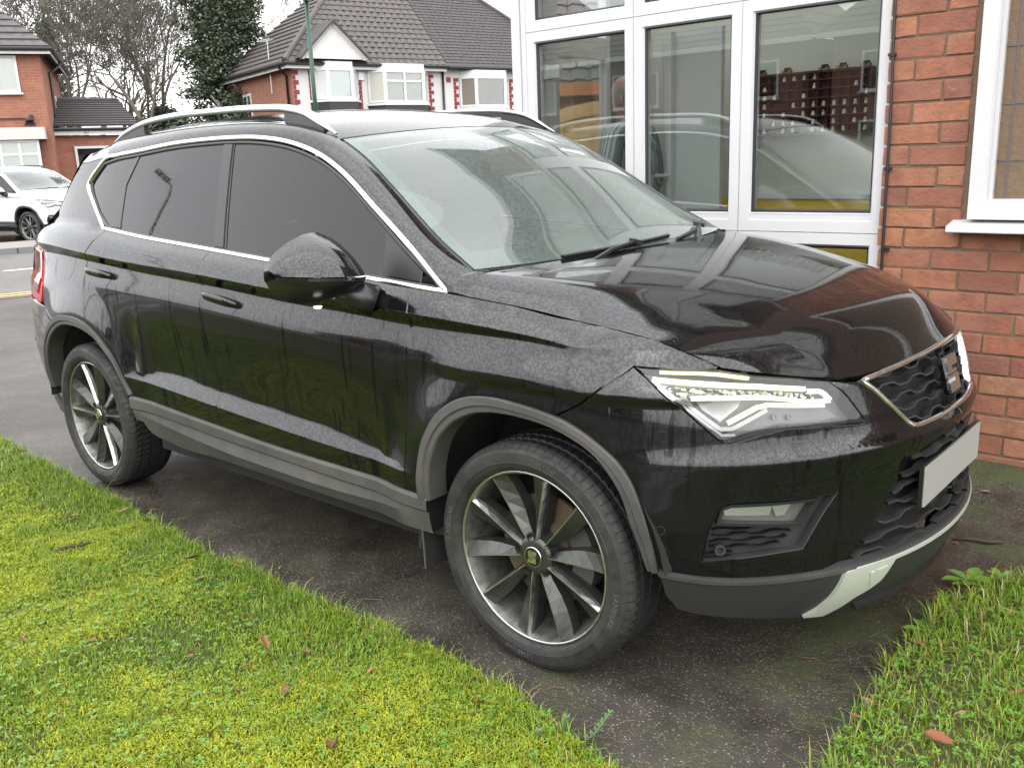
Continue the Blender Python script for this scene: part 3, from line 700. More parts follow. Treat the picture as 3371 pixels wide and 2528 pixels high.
# roof
def roof(u, v):
    u, v = np.broadcast_arrays(np.asarray(u, float), np.asarray(v, float))
    x = -2.90+u*1.886; w = c2w(x); z = c2z(x); hdr = .030*sstep(.55, 1., u); x2_ = x+(-.0)*v
    cen = .040*(1-v*v)+.010*(1-v**8)
    bow = .10*(1-v*v)*sstep(.75, 1., u)
    return np.stack([x+bow, w*v, z+cen-.35*bow*sstep(.7, 1., u)], -1)
roofo = patch('roof', roof, np.linspace(0, 1, 60), np.linspace(-1, 1, 41), 'black_paint', car)
# windscreen: edge curve mirrored, crowned
def wscreen(u, v):
    u, v = np.broadcast_arrays(np.asarray(u, float), np.asarray(v, float))
    x = -1.016+u*.720; w = c2w(x); z = c2z(x); bow = (.10+.085*u)*(1-v*v); lift = .036*(1-u)*(1-v*v)+.010*u*(1-v*v)+ .018*np.sin(np.pi*u)*(1-v*v)
    return np.stack([x+bow, w*v, z+lift], -1)
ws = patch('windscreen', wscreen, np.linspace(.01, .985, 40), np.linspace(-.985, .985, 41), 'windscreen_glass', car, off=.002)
def wband(us, vs): 
    o = patch('windscreen_border', wscreen, us, vs, 'gloss_black', ws, off=-.002); return o
wband(np.linspace(0, 1, 30), np.linspace(-1, -.93, 4)); wband(np.linspace(0, 1, 30), np.linspace(.93, 1, 4)); wband(np.linspace(0, .05, 4), np.linspace(-.93, .93, 30)); wband(np.linspace(.86, 1.06, 5), np.linspace(-.93, .93, 30))
patch('sensor_patch', wscreen, np.linspace(.05, .26, 5), np.linspace(-.10, .10, 7), 'gloss_black', ws, off=-.002)
patch('seal', wscreen, np.linspace(-.006, .010, 3), np.linspace(-.99, .99, 40), 'liner_black', ws, off=.001)
# bonnet
bonnet_o = patch('bonnet', bonnet, np.linspace(0, 1, 61), np.r_[np.linspace(-1, -.72, 10), np.linspace(-.70, .70, 41), np.linspace(.72, 1, 10)], 'black_paint', car)
# bonnet lip, folded down at the nose and along the sides
ev = np.linspace(-1, 1, 60); e1 = bonnet(np.ones(60), ev); m = MB(); m.grid(np.stack([e1, e1-[.012, 0, .016]], 1))
for sg in (-1, 1):
    eu = np.linspace(0, 1, 40); e2 = bonnet(eu, np.full(40, sg)); m.grid(np.stack([e2, e2-[0, .014*sg, .016]], 1))
m.build('edge', 'black_paint', bonnet_o, smooth=True)
# cowl panel under the wipers
def cowl(u, v):
    u, v = np.broadcast_arrays(np.asarray(u, float), np.asarray(v, float))
    A = wscreen(np.full_like(u, 1.04), v); B = bonnet(np.zeros_like(u), v*.96); f = u[..., None]
    P = A*(1-f)+B*f; P[..., 2] -= .022*np.sin(np.pi*np.clip(u, 0, 1))+.012; return P
patch('cowl', cowl, np.linspace(0, 1, 6), np.linspace(-1, 1, 30), 'black_plastic', car, off=-.002)
def wiper(v0, v1, u0, u1, name='wiper'):
    vs_ = np.linspace(v0, v1, 16); us_ = np.linspace(u0, u1, 16); P, N = fnormal(wscreen, us_, vs_, carref)
    m = MB(); m.grid(ribbon(P+N*.010, N, [(-.006, -.006), (-.004, .006), (.004, .006), (.006, -.006)])); o = m.build(name, 'satin_black', car)
    k_ = 9; q = P[k_]+N[k_]*.018; base = wscreen(np.array(1.07), np.array(v0+(v1-v0)*.02)); base = base+np.array([.02, 0, -.01])
    m = MB(); m.tube([base, base*.5+q*.5+np.array([0, 0, .012]), q], [.010, .008, .006], 6); m.build('arm', 'satin_black', o)
    m = MB(); m.obox(q, (.02, .006, -.004), (-.004, .012, 0), (0, 0, .007)); m.build('clip', 'satin_black', o)
wiper(-.62, .12, .99, .955); wiper(.15, .86, .985, .90)
# windows ---------------------------------------------------------------
top_at = cr([-2.70,-2.60,-2.40,-2.114,-1.90,-1.726,-1.532,-1.344,-1.159,-1.056,-.842,-.632,-.50], [1.478,1.492,1.506,1.526,1.532,1.532,1.523,1.497,1.445,1.400,1.275,1.148,1.075])
def seg_top(a, b, n=24): s = np.linspace(a, b, n); return [tuple(q) for q in np.stack([s, top_at(s)], -1)]
def seg_bot(a, b, n=16, d=.012): s = np.linspace(a, b, n); return [tuple(q) for q in np.stack([s, zB(X0+s)+d], -1)]
Bf = [(-1.692,1.15),(-1.652,1.15)]
fw = seg_bot(-1.628, -.60) + seg_top(-.60, -1.702, 40) + [(-1.664,1.35)]
wf = panel('side_window', fw, side, 'door_glass', car, off=-.006, depth=.004, gap=0)
rw = seg_bot(-2.440, -1.712) + [(-1.738,1.35)] + seg_top(-1.768, -2.380, 24) + [(-2.452,1.384)]
wr = panel('side_window', rw, side, 'privacy_glass', car, off=-.006, depth=.004, gap=0)
qw = [(-2.560,1.216),(-2.674,1.280),(-2.770,1.356),(-2.797,1.384),(-2.785,1.408),(-2.70,1.474)] + seg_top(-2.69, -2.418, 8) + [(-2.488,1.379)]
wq = panel('side_window', qw, side, 'privacy_glass', car, off=-.006, depth=.004, gap=0)
pb = panel('window_pillar', [(-1.628,1.152),(-1.664,1.35),(-1.700,1.528),(-1.770,1.530),(-1.740,1.35),(-1.712,1.158)], side, 'gloss_black', car, off=-.002, depth=.004, gap=.001)
groove('seam', [(-1.640,1.154),(-1.674,1.35),(-1.707,1.528)], pb, .004, 'liner_black', False, -.001)
pcq = panel('window_pillar', [(-2.445,1.208),(-2.456,1.384),(-2.384,1.509),(-2.414,1.511),(-2.488,1.379),(-2.556,1.214)], side, 'satin_black', car, off=-.003, depth=.004, gap=.001)
tri = panel('mirror_sail', [(-.765,1.098),(-.60,1.088),(-.60,1.140),(-.785,1.245)], side, 'satin_black', car, off=-.004, depth=.002, gap=.001)
gasket = np.array(seg_bot(-2.56, -.53, 50, .007) + seg_top(-.53, -2.69, 90) + [(-2.70,1.478),(-2.79,1.408),(-2.803,1.384),(-2.776,1.352),(-2.674,1.272)])
P, N = onside(gasket, -.002); m = MB(); m.grid(ribbon(P, N, [(-.008, -.008), (-.005, .003), (.005, .003), (.008, -.008)], True), closed_u=True); gk = m.build('window_seal', 'satin_black', car, smooth=True)
loop = np.vstack([chc, np.array(CHB)[1:-1]]); loop = resample(loop, .015); P, N = onside(loop, .001)
m = MB(); m.grid(ribbon(P, N, [(-.0085, -.006), (-.0078, .003), (-.004, .005), (.004, .005), (.0078, .003), (.0085, -.006)], True), closed_u=True); chrome_trim = m.build('window_trim', 'chrome', car, smooth=True)
# handles ---------------------------------------------------------------
def handle(parent, s0, z0, slope):
    o = []
    cup = [(s0+a, z0+b+slope*a) for a, b in ((-.10,.0),(-.07,.024),(.02,.030),(.09,.018),(.115,-.004),(.10,-.026),(.04,-.046),(-.02,-.044),(-.06,-.022))]
    c_ = panel('handle_cup', [tuple(q) for q in curve2(cup+[cup[0]], 36)[:-1]], side, 'gloss_black', parent, off=.0012, depth=0, gap=0, bstep=.01, res=.02)
    n = 22; ts = np.linspace(-1, 1, n); sz = np.stack([s0+.012+.108*ts, z0-.002+slope*(.012+.108*ts)], -1); P, N = onside(sz)
    rows_ = []
    for kx in range(n):
        t_ = ts[kx]; lift = .030*(1-abs(t_)**6)+.002; hh = .017*(1-.35*abs(t_)**4); cc = P[kx]+N[kx]*lift; upz = np.array([0, 0, 1.])
        rows_.append([cc+upz*hh*math.sin(a_)+N[kx]*.010*math.cos(a_) for a_ in np.linspace(0, 2*math.pi, 12, endpoint=False)])
    m = MB(); m.grid(np.array(rows_), closed_v=True); m.add(rows_[0], [tuple(range(12))]); m.add(rows_[-1], [tuple(range(12))])
    return m.build('handle', 'black_paint', parent, smooth=True)
h1 = handle(front_door, -1.595, .972, -.10); h2 = handle(rear_door, -2.545, 1.018, -.06)
# door mirror -----------------------------------------------------------
mir = bpy.data.objects.new('door_mirror', None); link(mir, car)
def blob(rows3, n=24):
    return np.array(rows3)
def mirror_body(zlo, zhi, name, mat, par, cut=None):
    """stations outward: each a closed rounded outline"""
    st = [(-.94,.0), (-.97,.6), (-1.02,.95), (-1.08,1.0), (-1.13,.88), (-1.165,.62), (-1.185,.25)]
    return st
def mirror_shell():
    ys = [-.905,-.925,-.96,-1.01,-1.06,-1.105,-1.135,-1.150]
    xf = [-.60,-.578,-.560,-.560,-.580,-.620,-.670,-.715]         # leading edge
    xb = [-.69,-.735,-.752,-.757,-.762,-.767,-.770,-.772]         # glass edge
    zt = [1.165,1.222,1.240,1.236,1.218,1.193,1.165,1.138]
    zm = [1.108,1.112,1.114,1.118,1.122,1.125,1.127,1.128]         # split line
    zb_ = [1.070,1.045,1.030,1.026,1.034,1.055,1.083,1.112]
    up_, lo_ = [], []
    for y, a, b, t, m_, d in zip(ys, xf, xb, zt, zm, zb_):
        r_u, r_l = [], []
        for q in np.linspace(0, 1, 11):
            an = q*math.pi/2
            bl = .016*math.sin(math.pi*q); r_u.append((b+(a-b)*(1-q)+bl*.5, y-.25*bl, m_+(t-m_)*q**.85+bl*.6))
            r_l.append((b+(a-b)*(1-q**1.5), y, m_-(m_-d)*q**.75))
        up_.append(r_u); lo_.append(r_l)
    return np.array(up_), np.array(lo_)
mu, ml = mirror_shell()
m = MB(); m.grid(mu); sh = m.build('shell', 'black_paint', mir, smooth=True)
m = MB(); m.grid(ml*[1, 1, 1]+[0, .002, -.003]); hs_ = m.build('housing', 'satin_black', mir, smooth=True)
m = MB(); P = mu[:, 0]*[1, 1, 1]+[.0015, -.001, -.004]; m.grid(np.stack([P+[.001, -.001, 0], P+[.001, -.001, -.008]], 1)); m.build('indicator', 'smoked_lens', mir)
bk = np.stack([mu[:, -1], ml[:, -1]], 1); m = MB(); m.grid(bk); m.build('mirror_glass', 'chrome', mir)
m = MB(); m.tube([(-.590,-.882,1.026),(-.620,-.915,1.044),(-.665,-.965,1.070)], [.050,.046,.036], 8); m.build('foot', 'satin_black', mir, smooth=True)
m = MB(); m.tube([(-.672,-1.04,1.0275),(-.672,-1.04,1.021)], [.014,.010], 12); m.build('lamp', 'puddle_lamp', mir)
# roof rails, aerial ----------------------------------------------------
def rail(sg):
    pts = curve2([(-2.66,1.572),(-2.56,1.602),(-2.40,1.636),(-2.15,1.656),(-1.82,1.658),(-1.50,1.651),(-1.33,1.640),(-1.20,1.614),(-1.10,1.566),(-1.045,1.540)], 60)
    w_ = .598+.016*sstep(-1.4, -1.05, pts[:, 0])
    P = np.stack([pts[:, 0], sg*w_, pts[:, 1]], -1); N = np.stack([np.zeros(60), np.full(60, sg*.5), np.full(60, .866)], -1)
    tp = np.clip(np.minimum((pts[:, 0]+2.68)/.12, (-1.03-pts[:, 0])/.12), .25, 1)
    G = ribbon(P, N, [(-.017, -.006), (-.015, .008), (-.006, .013), (.006, .013), (.015, .008), (.017, -.006)]); c_ = P[:, None, :]; G = c_+(G-c_)*tp[:, None, None]
    m = MB(); m.grid(G, closed_v=True); o = m.build('roof_rail', 'satin_silver', car, smooth=True)
    for (a, b) in ((-2.63,-2.36),(-1.34,-1.10)):
        xs_ = np.linspace(a, b, 12); up_ = cr(pts[:, 0], pts[:, 1])(xs_); ww = .598+.016*sstep(-1.4, -1.05, xs_)
        m = MB()
        for d_ in (-.010, .012): m.grid(np.stack([np.stack([xs_, sg*(ww+d_), up_-.006], -1), np.stack([xs_, sg*(ww+d_), c2z(xs_)-.004], -1)], 1))
        m.grid(np.stack([np.stack([xs_[-1:]*0+b if False else np.array([b]), np.array([sg*(ww[-1]+q)]), np.array([z_])], -1)[0] for q, z_ in ((-.010, up_[-1]-.006), (.012, up_[-1]-.006), (-.010, c2z(b)-.004), (.012, c2z(b)-.004))]).reshape(2, 2, 3)) if False else None
        m.grid(np.array([[(a, sg*(ww[0]-.01), up_[0]-.006), (a, sg*(ww[0]+.012), up_[0]-.006)], [(a, sg*(ww[0]-.01), c2z(a)-.004), (a, sg*(ww[0]+.012), c2z(a)-.004)]]))
        m.grid(np.array([[(b, sg*(ww[-1]-.01), up_[-1]-.006), (b, sg*(ww[-1]+.012), up_[-1]-.006)], [(b, sg*(ww[-1]-.01), c2z(b)-.004), (b, sg*(ww[-1]+.012), c2z(b)-.004)]]))
        m.build('foot', 'trim_dark', o)
rail(-1); rail(1)
m = MB(); m.tube([(-2.55,0,1.60),(-2.57,0,1.625),(-2.60,0,1.64)], [.028,.02,.010], 8); m.tube([(-2.58,0,1.63),(-2.78,0,1.80)], [.006,.004], 6); m.build('aerial', 'satin_black', car, smooth=True)
# rear end --------------------------------------------------------------
rz = np.array([(-3.32,1.10),(-3.20,1.185),(-3.06,1.30),(-2.97,1.40),(-2.86,1.49),(-2.90,1.535)])
ed = [(-3.45,.36),(-3.47,.60),(-3.43,.84),(-3.43,1.09),(-3.25,1.105),(-3.12,1.185),(-3.02,1.28),(-2.94,1.37),(-2.84,1.465),(-2.86,1.52)]
vsn = np.linspace(-1, 1, 17); rowsP = []
for x_, z_ in ed:
    w_ = float(profile(np.array(x_), np.array(min(z_, 1.45)))); w_ = min(w_, .9)*(1. if z_ < 1.5 else .93)
    rowsP.append([(x_-.14*(1-abs(v_)**2.5), w_*v_, z_+.03*(1-v_*v_)*(z_ > 1.3)) for v_ in vsn])
m = MB(); m.grid(np.array(rowsP)); tg = m.build('tailgate', 'black_paint', car, smooth=True)
m = MB(); m.grid(np.array([[(x_-.012, y_*.86, z_+.004) for x_, y_, z_ in r_] for r_ in rowsP[5:9]])); m.build('rear_window', 'privacy_glass', tg, smooth=True)
# spoiler lip joins roof and tailgate
sp = np.array([[(x_, .60*v_*f_, z_+.05*(1-v_*v_)) for v_ in vsn] for x_, z_, f_ in ((-2.87,1.534,.97),(-2.98,1.528,.97),(-3.06,1.515,.95),(-3.05,1.500,.95),(-2.90,1.48,1.0))])
m = MB(); m.grid(sp); m.build('spoiler', 'black_paint', car, smooth=True)
m = MB(); q = [(-2.70,1.505),(-2.91,1.486),(-2.955,1.487)]; 
Pq, Nq = onside(resample(q, .03, False)); tq = np.stack([Pq[:, 0], -c2w(Pq[:, 0]-.03), c2z(np.clip(Pq[:, 0]-.03, -2.9, 0))], -1)
m.grid(np.stack([Pq, Pq*.5+tq*.5+[0, -.012, .010], tq], 1)); pl_ = m.build('pillar_corner', 'black_paint', cant, smooth=True)
# floor, liners ---------------------------------------------------------
m = MB(); m.box((-3.2,-.62,.22),(.55,.62,.30)); m.box((-2.2,-.80,.24),(-.50,.80,.34)); m.build('underbody', 'liner_black', car)
for hx, rr in ((0., .44), (-2.638, .45)):
    for sg in (-1, 1):
        m = MB(); th = np.linspace(R(8), R(176), 22); m.grid(np.stack([np.stack([hx+rr*np.cos(th), np.full(22, sg*y_), .345+rr*np.sin(th)], -1) for y_ in (.885, .56)], 1))
        rim_ = [(hx+rr*math.cos(t), sg*.56, .345+rr*math.sin(t)) for t in th]; m.add([(hx, sg*.56, .345)]+rim_, [(0, i+1, i+2) for i in range(21)]); m.build('wheel_liner', 'liner_black', car)
m = MB(); m.add([(-.43,-.905,.26),(-.43,-.62,.26),(-.40,-.62,.62),(-.40,-.895,.62),(-.445,-.905,.26),(-.445,-.62,.26),(-.415,-.62,.62),(-.415,-.895,.62)], [(0,1,2,3),(7,6,5,4),(0,3,7,4),(1,5,6,2),(0,4,5,1)]); m.build('splash_guard', 'liner_black', car)
m = MB(); m.grid(np.array([[(-.415+.01*t_+.012*math.sin(3*q_), -.915+.135*q_, .455-.25*t_) for q_ in np.linspace(0, 1, 5)] for t_ in np.linspace(0, 1, 8)])); mf = m.build('mud_flap', 'liner_black', car, smooth=True)
m = MB(); m.tube([(-.412,-.918,.455),(-.402,-.920,.205)], .0035, 6); m.build('edge', 'grey_plastic', mf)
# interior ---------------------------------------------------------------
m = MB(); m.box((-2.9,-.70,.34),(-.2,.70,.40)); m.build('cabin_floor', 'liner_black', car)
P = np.array([[(-.95+.75*f_+ (.10*(1-v_*v_) if f_>.6 else 0), .78*v_*(1-.03*f_), 1.00+.055*math.sin(math.pi*min(1, f_*1.1))+.03*f_) for v_ in np.linspace(-1, 1, 15)] for f_ in np.linspace(0, 1, 8)]); m = MB(); m.grid(P); m.box((-.93,-.74,.70),(-.60,.74,1.0)); dash = m.build('dashboard', 'dash_plastic', car, smooth=True)
def seat(x, y):
    o = bpy.data.objects.new('seat', None); link(o, car)
    def cushion(name, c0, c1, w, th, n=7):
        c0, c1 = np.array(c0), np.array(c1); d = (c1-c0); L_ = np.linalg.norm(d); d /= L_; sd = np.array([0, 1., 0]); nn = np.cross(d, sd); G = []
        for f_ in np.linspace(0, 1, n):
            k_ = (1-abs(2*f_-1)**4)*.35+.65; G.append([c0+d*L_*f_+sd*w*k_*math.copysign(abs(math.cos(a_))**.5, math.cos(a_))+nn*th*k_*math.copysign(abs(math.sin(a_))**.6, math.sin(a_)) for a_ in np.linspace(0, 2*math.pi, 18, endpoint=False)])
        m = MB(); m.grid(np.array(G), closed_v=True); m.add(G[0], [tuple(range(18))]); m.add(G[-1], [tuple(range(18))]); m.build(name, 'seat_cloth', o, smooth=True)
    cushion('seat_base', (x+.42, y, .66), (x-.08, y, .62), .25, .08); cushion('backrest', (x-.08, y, .62), (x-.28, y, 1.22), .25, .07); cushion('headrest', (x-.285, y, 1.26), (x-.33, y, 1.43), .13, .05)
for y_ in (-.37, .37): seat(-1.18, y_)
for y_ in (-.42, .42): seat(-2.02, y_)
m = MB(); th = np.linspace(0, 2*math.pi, 28); m.tube([(-.90-.06*math.sin(t), -.37+.18*math.cos(t), 1.02+.165*math.sin(t)) for t in th], .014, 8, cap=False); m.tube([(-.90,-.37,1.02),(-.75,-.37,1.0)], .05, 10); m.box((-.905,-.53,1.0),(-.885,-.21,1.04)); m.build('steering_wheel', 'satin_black', car, smooth=True)
m = MB(); m.grid(np.array([[(x_, .55*v_, float(c2z(x_))-.03+.03*(1-v_*v_)) for v_ in np.linspace(-1, 1, 9)] for x_ in np.linspace(-2.8, -1.1, 12)])); m.build('head_lining', 'head_lining', car, smooth=True)
m = MB(); m.obox((-.78,0,1.42), (.012,0,.006), (0,.115,0), (-.008,0,.03)); m.tube([(-.80,0,1.43),(-.83,0,1.49)], .012, 6); m.build('rear_view_mirror', 'satin_black', car)
# wheels ----------------------------------------------------------------
TR, RR = .340, .258
def lathe(prof, n=72, yaxis=True):
    th = np.linspace(0, 2*math.pi, n, endpoint=False)
    return np.array([[(r*math.cos(t), y, r*math.sin(t)) for (r, y) in prof] for t in th])
def make_wheel():
    w = bpy.data.objects.new('wheel', None); link(w, car)
    # wheel space: axle along y, outer face towards -y, y=0 at the tyre's middle
    prof = [(.236,.105),(.262,.112),(.30,.117),(.322,.110),(.333,.098),(.3395,.075)]
    tread = [(.3395,.075)]
    for g in (.040,-.012,-.055):
        tread += [(.3405,g+.006),(.3335,g+.004),(.3335,g-.004),(.3405,g-.006)]
    tread += [(.3395,-.082)]
    m = MB(); m.grid(lathe(prof, 96), closed_u=True); m.grid(lathe([(.3395,-.082),(.3365,-.094),(.331,-.102),(.324,-.108),(.3235,-.1095),(.315,-.1125),(.314,-.1140),(.300,-.1165),(.288,-.1165),(.287,-.1175),(.284,-.1175),(.283,-.1160),(.272,-.113),(.264,-.108),(.2595,-.100),(.2575,-.092)], 120), closed_u=True); ty = m.build('tyre', 'rubber', w, sharp=40)
    # tread: shoulder blocks cut by slots
    th = np.linspace(0, 2*math.pi, 76*4, endpoint=False); G = []
    m = MB()
    for i, t in enumerate(th):
        slot = (i % 4 == 0); row = []
        for (r, y) in tread:
            rr = r-(.006 if slot and (y < -.058 or y > .046) else (.004 if slot and -.05 < y < .03 else 0)); tt = t+ (y*.35)
            row.append((rr*math.cos(tt), y, rr*math.sin(tt)))
        G.append(row)
    m.grid(np.array(G), closed_u=True); m.build('tread', 'rubber_tread', ty, sharp=35)
    # shoulder slots reaching the sidewall
    m = MB()
    for i in range(76):
        t = 2*math.pi*i/76-.025; a = .0042
        P_ = [[((r+.0006)*math.cos(t+da), y, (r+.0006)*math.sin(t+da)) for (r, y) in ((.3392,-.080),(.3366,-.0942),(.3312,-.1022),(.326,-.107))] for da in (-a*1.2, a*1.2)]
        m.grid(np.array(P_))
    m.build('tread_slots', 'liner_black', ty, fix=False, kind='stuff')
    def lettering(txt, size, rad, ang, par=ty, y=-.1172):
        cu = bpy.data.curves.new('lettering', 'FONT'); cu.body = txt; cu.size = size; cu.align_x = 'CENTER'; cu.extrude = .0006; cu.resolution_u = 2
        ob = bpy.data.objects.new('lettering', cu); C.objects.link(ob); dg = bpy.context.evaluated_depsgraph_get(); me = bpy.data.meshes.new_from_object(ob.evaluated_get(dg)); bpy.data.objects.remove(ob)
        vs_, fs_ = [], [tuple(p.vertices) for p in me.polygons]
        for v in me.vertices:
            a_ = ang - v.co.x/rad; r_ = rad+v.co.y; vs_.append((r_*math.cos(a_), y-v.co.z+(r_-.300)**2*9, r_*math.sin(a_)))
        o = mesh('lettering', vs_, fs_, 'letter_rubber', par, False); return o
    # seen from outside (-y), x runs to the car's front on the right side, angle grows clockwise in x,z
    lettering('LS588 UHP', .021, .2905, R(78)); lettering('LANDSAIL', .024, .2905, R(-14)); lettering('235/40ZR19', .011, .271, R(74), y=-.1140); lettering('LANDSAIL', .024, .2905, R(170)); lettering('LS588 UHP', .021, .2905, R(262))
    # rim: barrel, lip
    m = MB(); m.grid(lathe([(.2585,-.094),(.258,-.100),(.254,-.101),(.2505,-.098)], 96), closed_u=True); rim = m.build('rim', 'bright_alloy', w, smooth=True)
    m = MB(); m.grid(lathe([(.2505,-.098),(.246,-.088),(.240,-.070),(.225,.0),(.222,.09),(.238,.105)], 72), closed_u=True); m.build('barrel', 'rim_barrel', rim, smooth=True)
    # spokes: ten blades in mirrored pairs, each with a bright and a dark facet split by a ridge
    def pol(r, a, y): return np.array((r*math.cos(a), y, r*math.sin(a)))
    for k_ in range(10):
        a0 = 2*math.pi*k_/10+R(9); s_ = 1 if k_ % 2 else -1
        W_ = lambda r, off, y: pol(r, a0+s_*off/r, y)
        st = [ # r, left edge off, ridge off, right edge off, y edge, y ridge
            (.050,-.013,.000,.010,-.062,-.080), (.085,-.016,.003,.012,-.064,-.084), (.135,-.024,.007,.016,-.064,-.086), (.175,-.028,.010,.020,-.068,-.089), (.215,-.029,.013,.023,-.076,-.092), (.2475,-.029,.016,.026,-.086,-.097)]
        L1 = [W_(r, l, ye) for r, l, g, rt, ye, yr in st]; Rg = [W_(r, g, yr) for r, l, g, rt, ye, yr in st]; R1 = [W_(r, rt, ye+.004) for r, l, g, rt, ye, yr in st]
        dn = np.array([0, .045, 0])
        m = MB(); m.grid(np.stack([L1, Rg], 1), mi=0); m.grid(np.stack([np.array(L1)+dn*.8, L1], 1), mi=0); m.grid(np.stack([Rg, R1], 1), mi=0); m.grid(np.stack([R1, np.array(R1)+dn*.8], 1), mi=0); sp_ = m.build('spoke', 'dark_alloy', rim)
        Rg2 = [W_(r, g-.0016, yr-.0008) for r, l, g, rt, ye, yr in st]; Rg3 = [W_(r, g+.0016, yr-.0008) for r, l, g, rt, ye, yr in st]
        m = MB(); m.grid(np.stack([Rg2, Rg3], 1)); 
        fac = [(r, g+.0005, rt-.001, yr-.0010, ye+.0032) for r, l, g, rt, ye, yr in st]
        m.grid(np.stack([[W_(r, a_, y1) for r, a_, b_, y1, y2 in fac], [W_(r, b_, y2) for r, a_, b_, y1, y2 in fac]], 1)); m.build('facet', 'bright_alloy' , sp_)
    m = MB(); m.grid(lathe([(.060,-.060),(.058,-.074),(.050,-.081),(.040,-.083),(.030,-.083)], 40), closed_u=True); m.grid(lathe([(.060,-.060),(.070,-.02)], 40), closed_u=True); hub = m.build('hub', 'dark_alloy', rim, sharp=30)
    for k_ in range(5):
        a0 = 2*math.pi*k_/5+R(27); c_ = pol(.056, a0, -.0815)
        m = MB(); G = np.array([[c_+np.array([math.cos(t)*r, y, math.sin(t)*r]) for r, y in ((.0125,-.0025),(.0115,.004),(.0105,.012),(.0005,.012))] for t in np.linspace(0, 2*math.pi, 14, endpoint=False)]); m.grid(G, closed_u=True); m.build('bolt', 'liner_black', rim, sharp=40)
    m = MB(); m.grid(lathe([(.0305,-.082),(.030,-.0865),(.028,-.088),(.0005,-.0885)], 32), closed_u=True); cap = m.build('centre_cap', 'cap_black', rim, sharp=35)
    m = MB(); m.grid(lathe([(.0305,-.0865),(.0295,-.0885),(.0280,-.0880)], 32), closed_u=True); m.build('ring', 'chrome', cap, smooth=True)
    emblem(cap, (0, -.0885, 0), (1, 0, 0), (0, 0, 1), (0, -1, 0), .034, 'chrome', None)
    m = MB(); m.grid(lathe([(.165,.0),(.165,-.012),(.09,-.012),(.085,-.03),(.05,-.03)], 48), closed_u=True); m.build('brake_disc', 'disc_steel', w, sharp=40)
    m = MB(); th = np.linspace(R(-25), R(40), 10); m.grid(np.array([[(r*math.cos(t), y, r*math.sin(t)) for r, y in ((.175,.02),(.175,-.035),(.105,-.035),(.105,.02))] for t in th]), closed_v=True); m.build('caliper', 'caliper', w)
    m = MB(); m.grid(lathe([(.222,.06),(.02,.06)], 40), closed_u=True); m.build('back_plate', 'liner_black', w)
    return w
plain('letter_rubber', (.055, .052, .048), .7)
def copy_tree(o, parent):
    c = o.copy(); C.objects.link(c); c.parent = parent
    for ch in list(o.children): copy_tree(ch, c)
    return c
wh = make_wheel(); wh.location = (0, -.793, .338); wh.rotation_euler = (0, 0, R(1.5))
w2 = copy_tree(wh, car); w2.location = (-2.638, -.782, .338); w2.rotation_euler = (0, R(41), 0)
w3 = copy_tree(wh, car); w3.location = (0, .793, .338); w3.rotation_euler = (0, 0, R(181.5))
w4 = copy_tree(wh, car); w4.location = (-2.638, .782, .338); w4.rotation_euler = (0, R(15), R(180))
# the other side of the car
for o in (front_door, rear_door, fender, quarter_panel, rear_bumper, rear_low, tail_light, pod, lampb, at1, at2, sill_trim, cant, wf, wr, wq, pb, pcq, tri, gk, chrome_trim, mf):
    c = mirror(o)
    for ch in list(o.children): mirror(ch, c)
mir2 = bpy.data.objects.new('door_mirror', None); link(mir2, car)
for ch in list(mir.children): mirror(ch, mir2)
for ch in car.children:
    if ch.type == 'EMPTY' or True: ch.location = Vector(ch.location)+Vector((1.3, 0, 0))
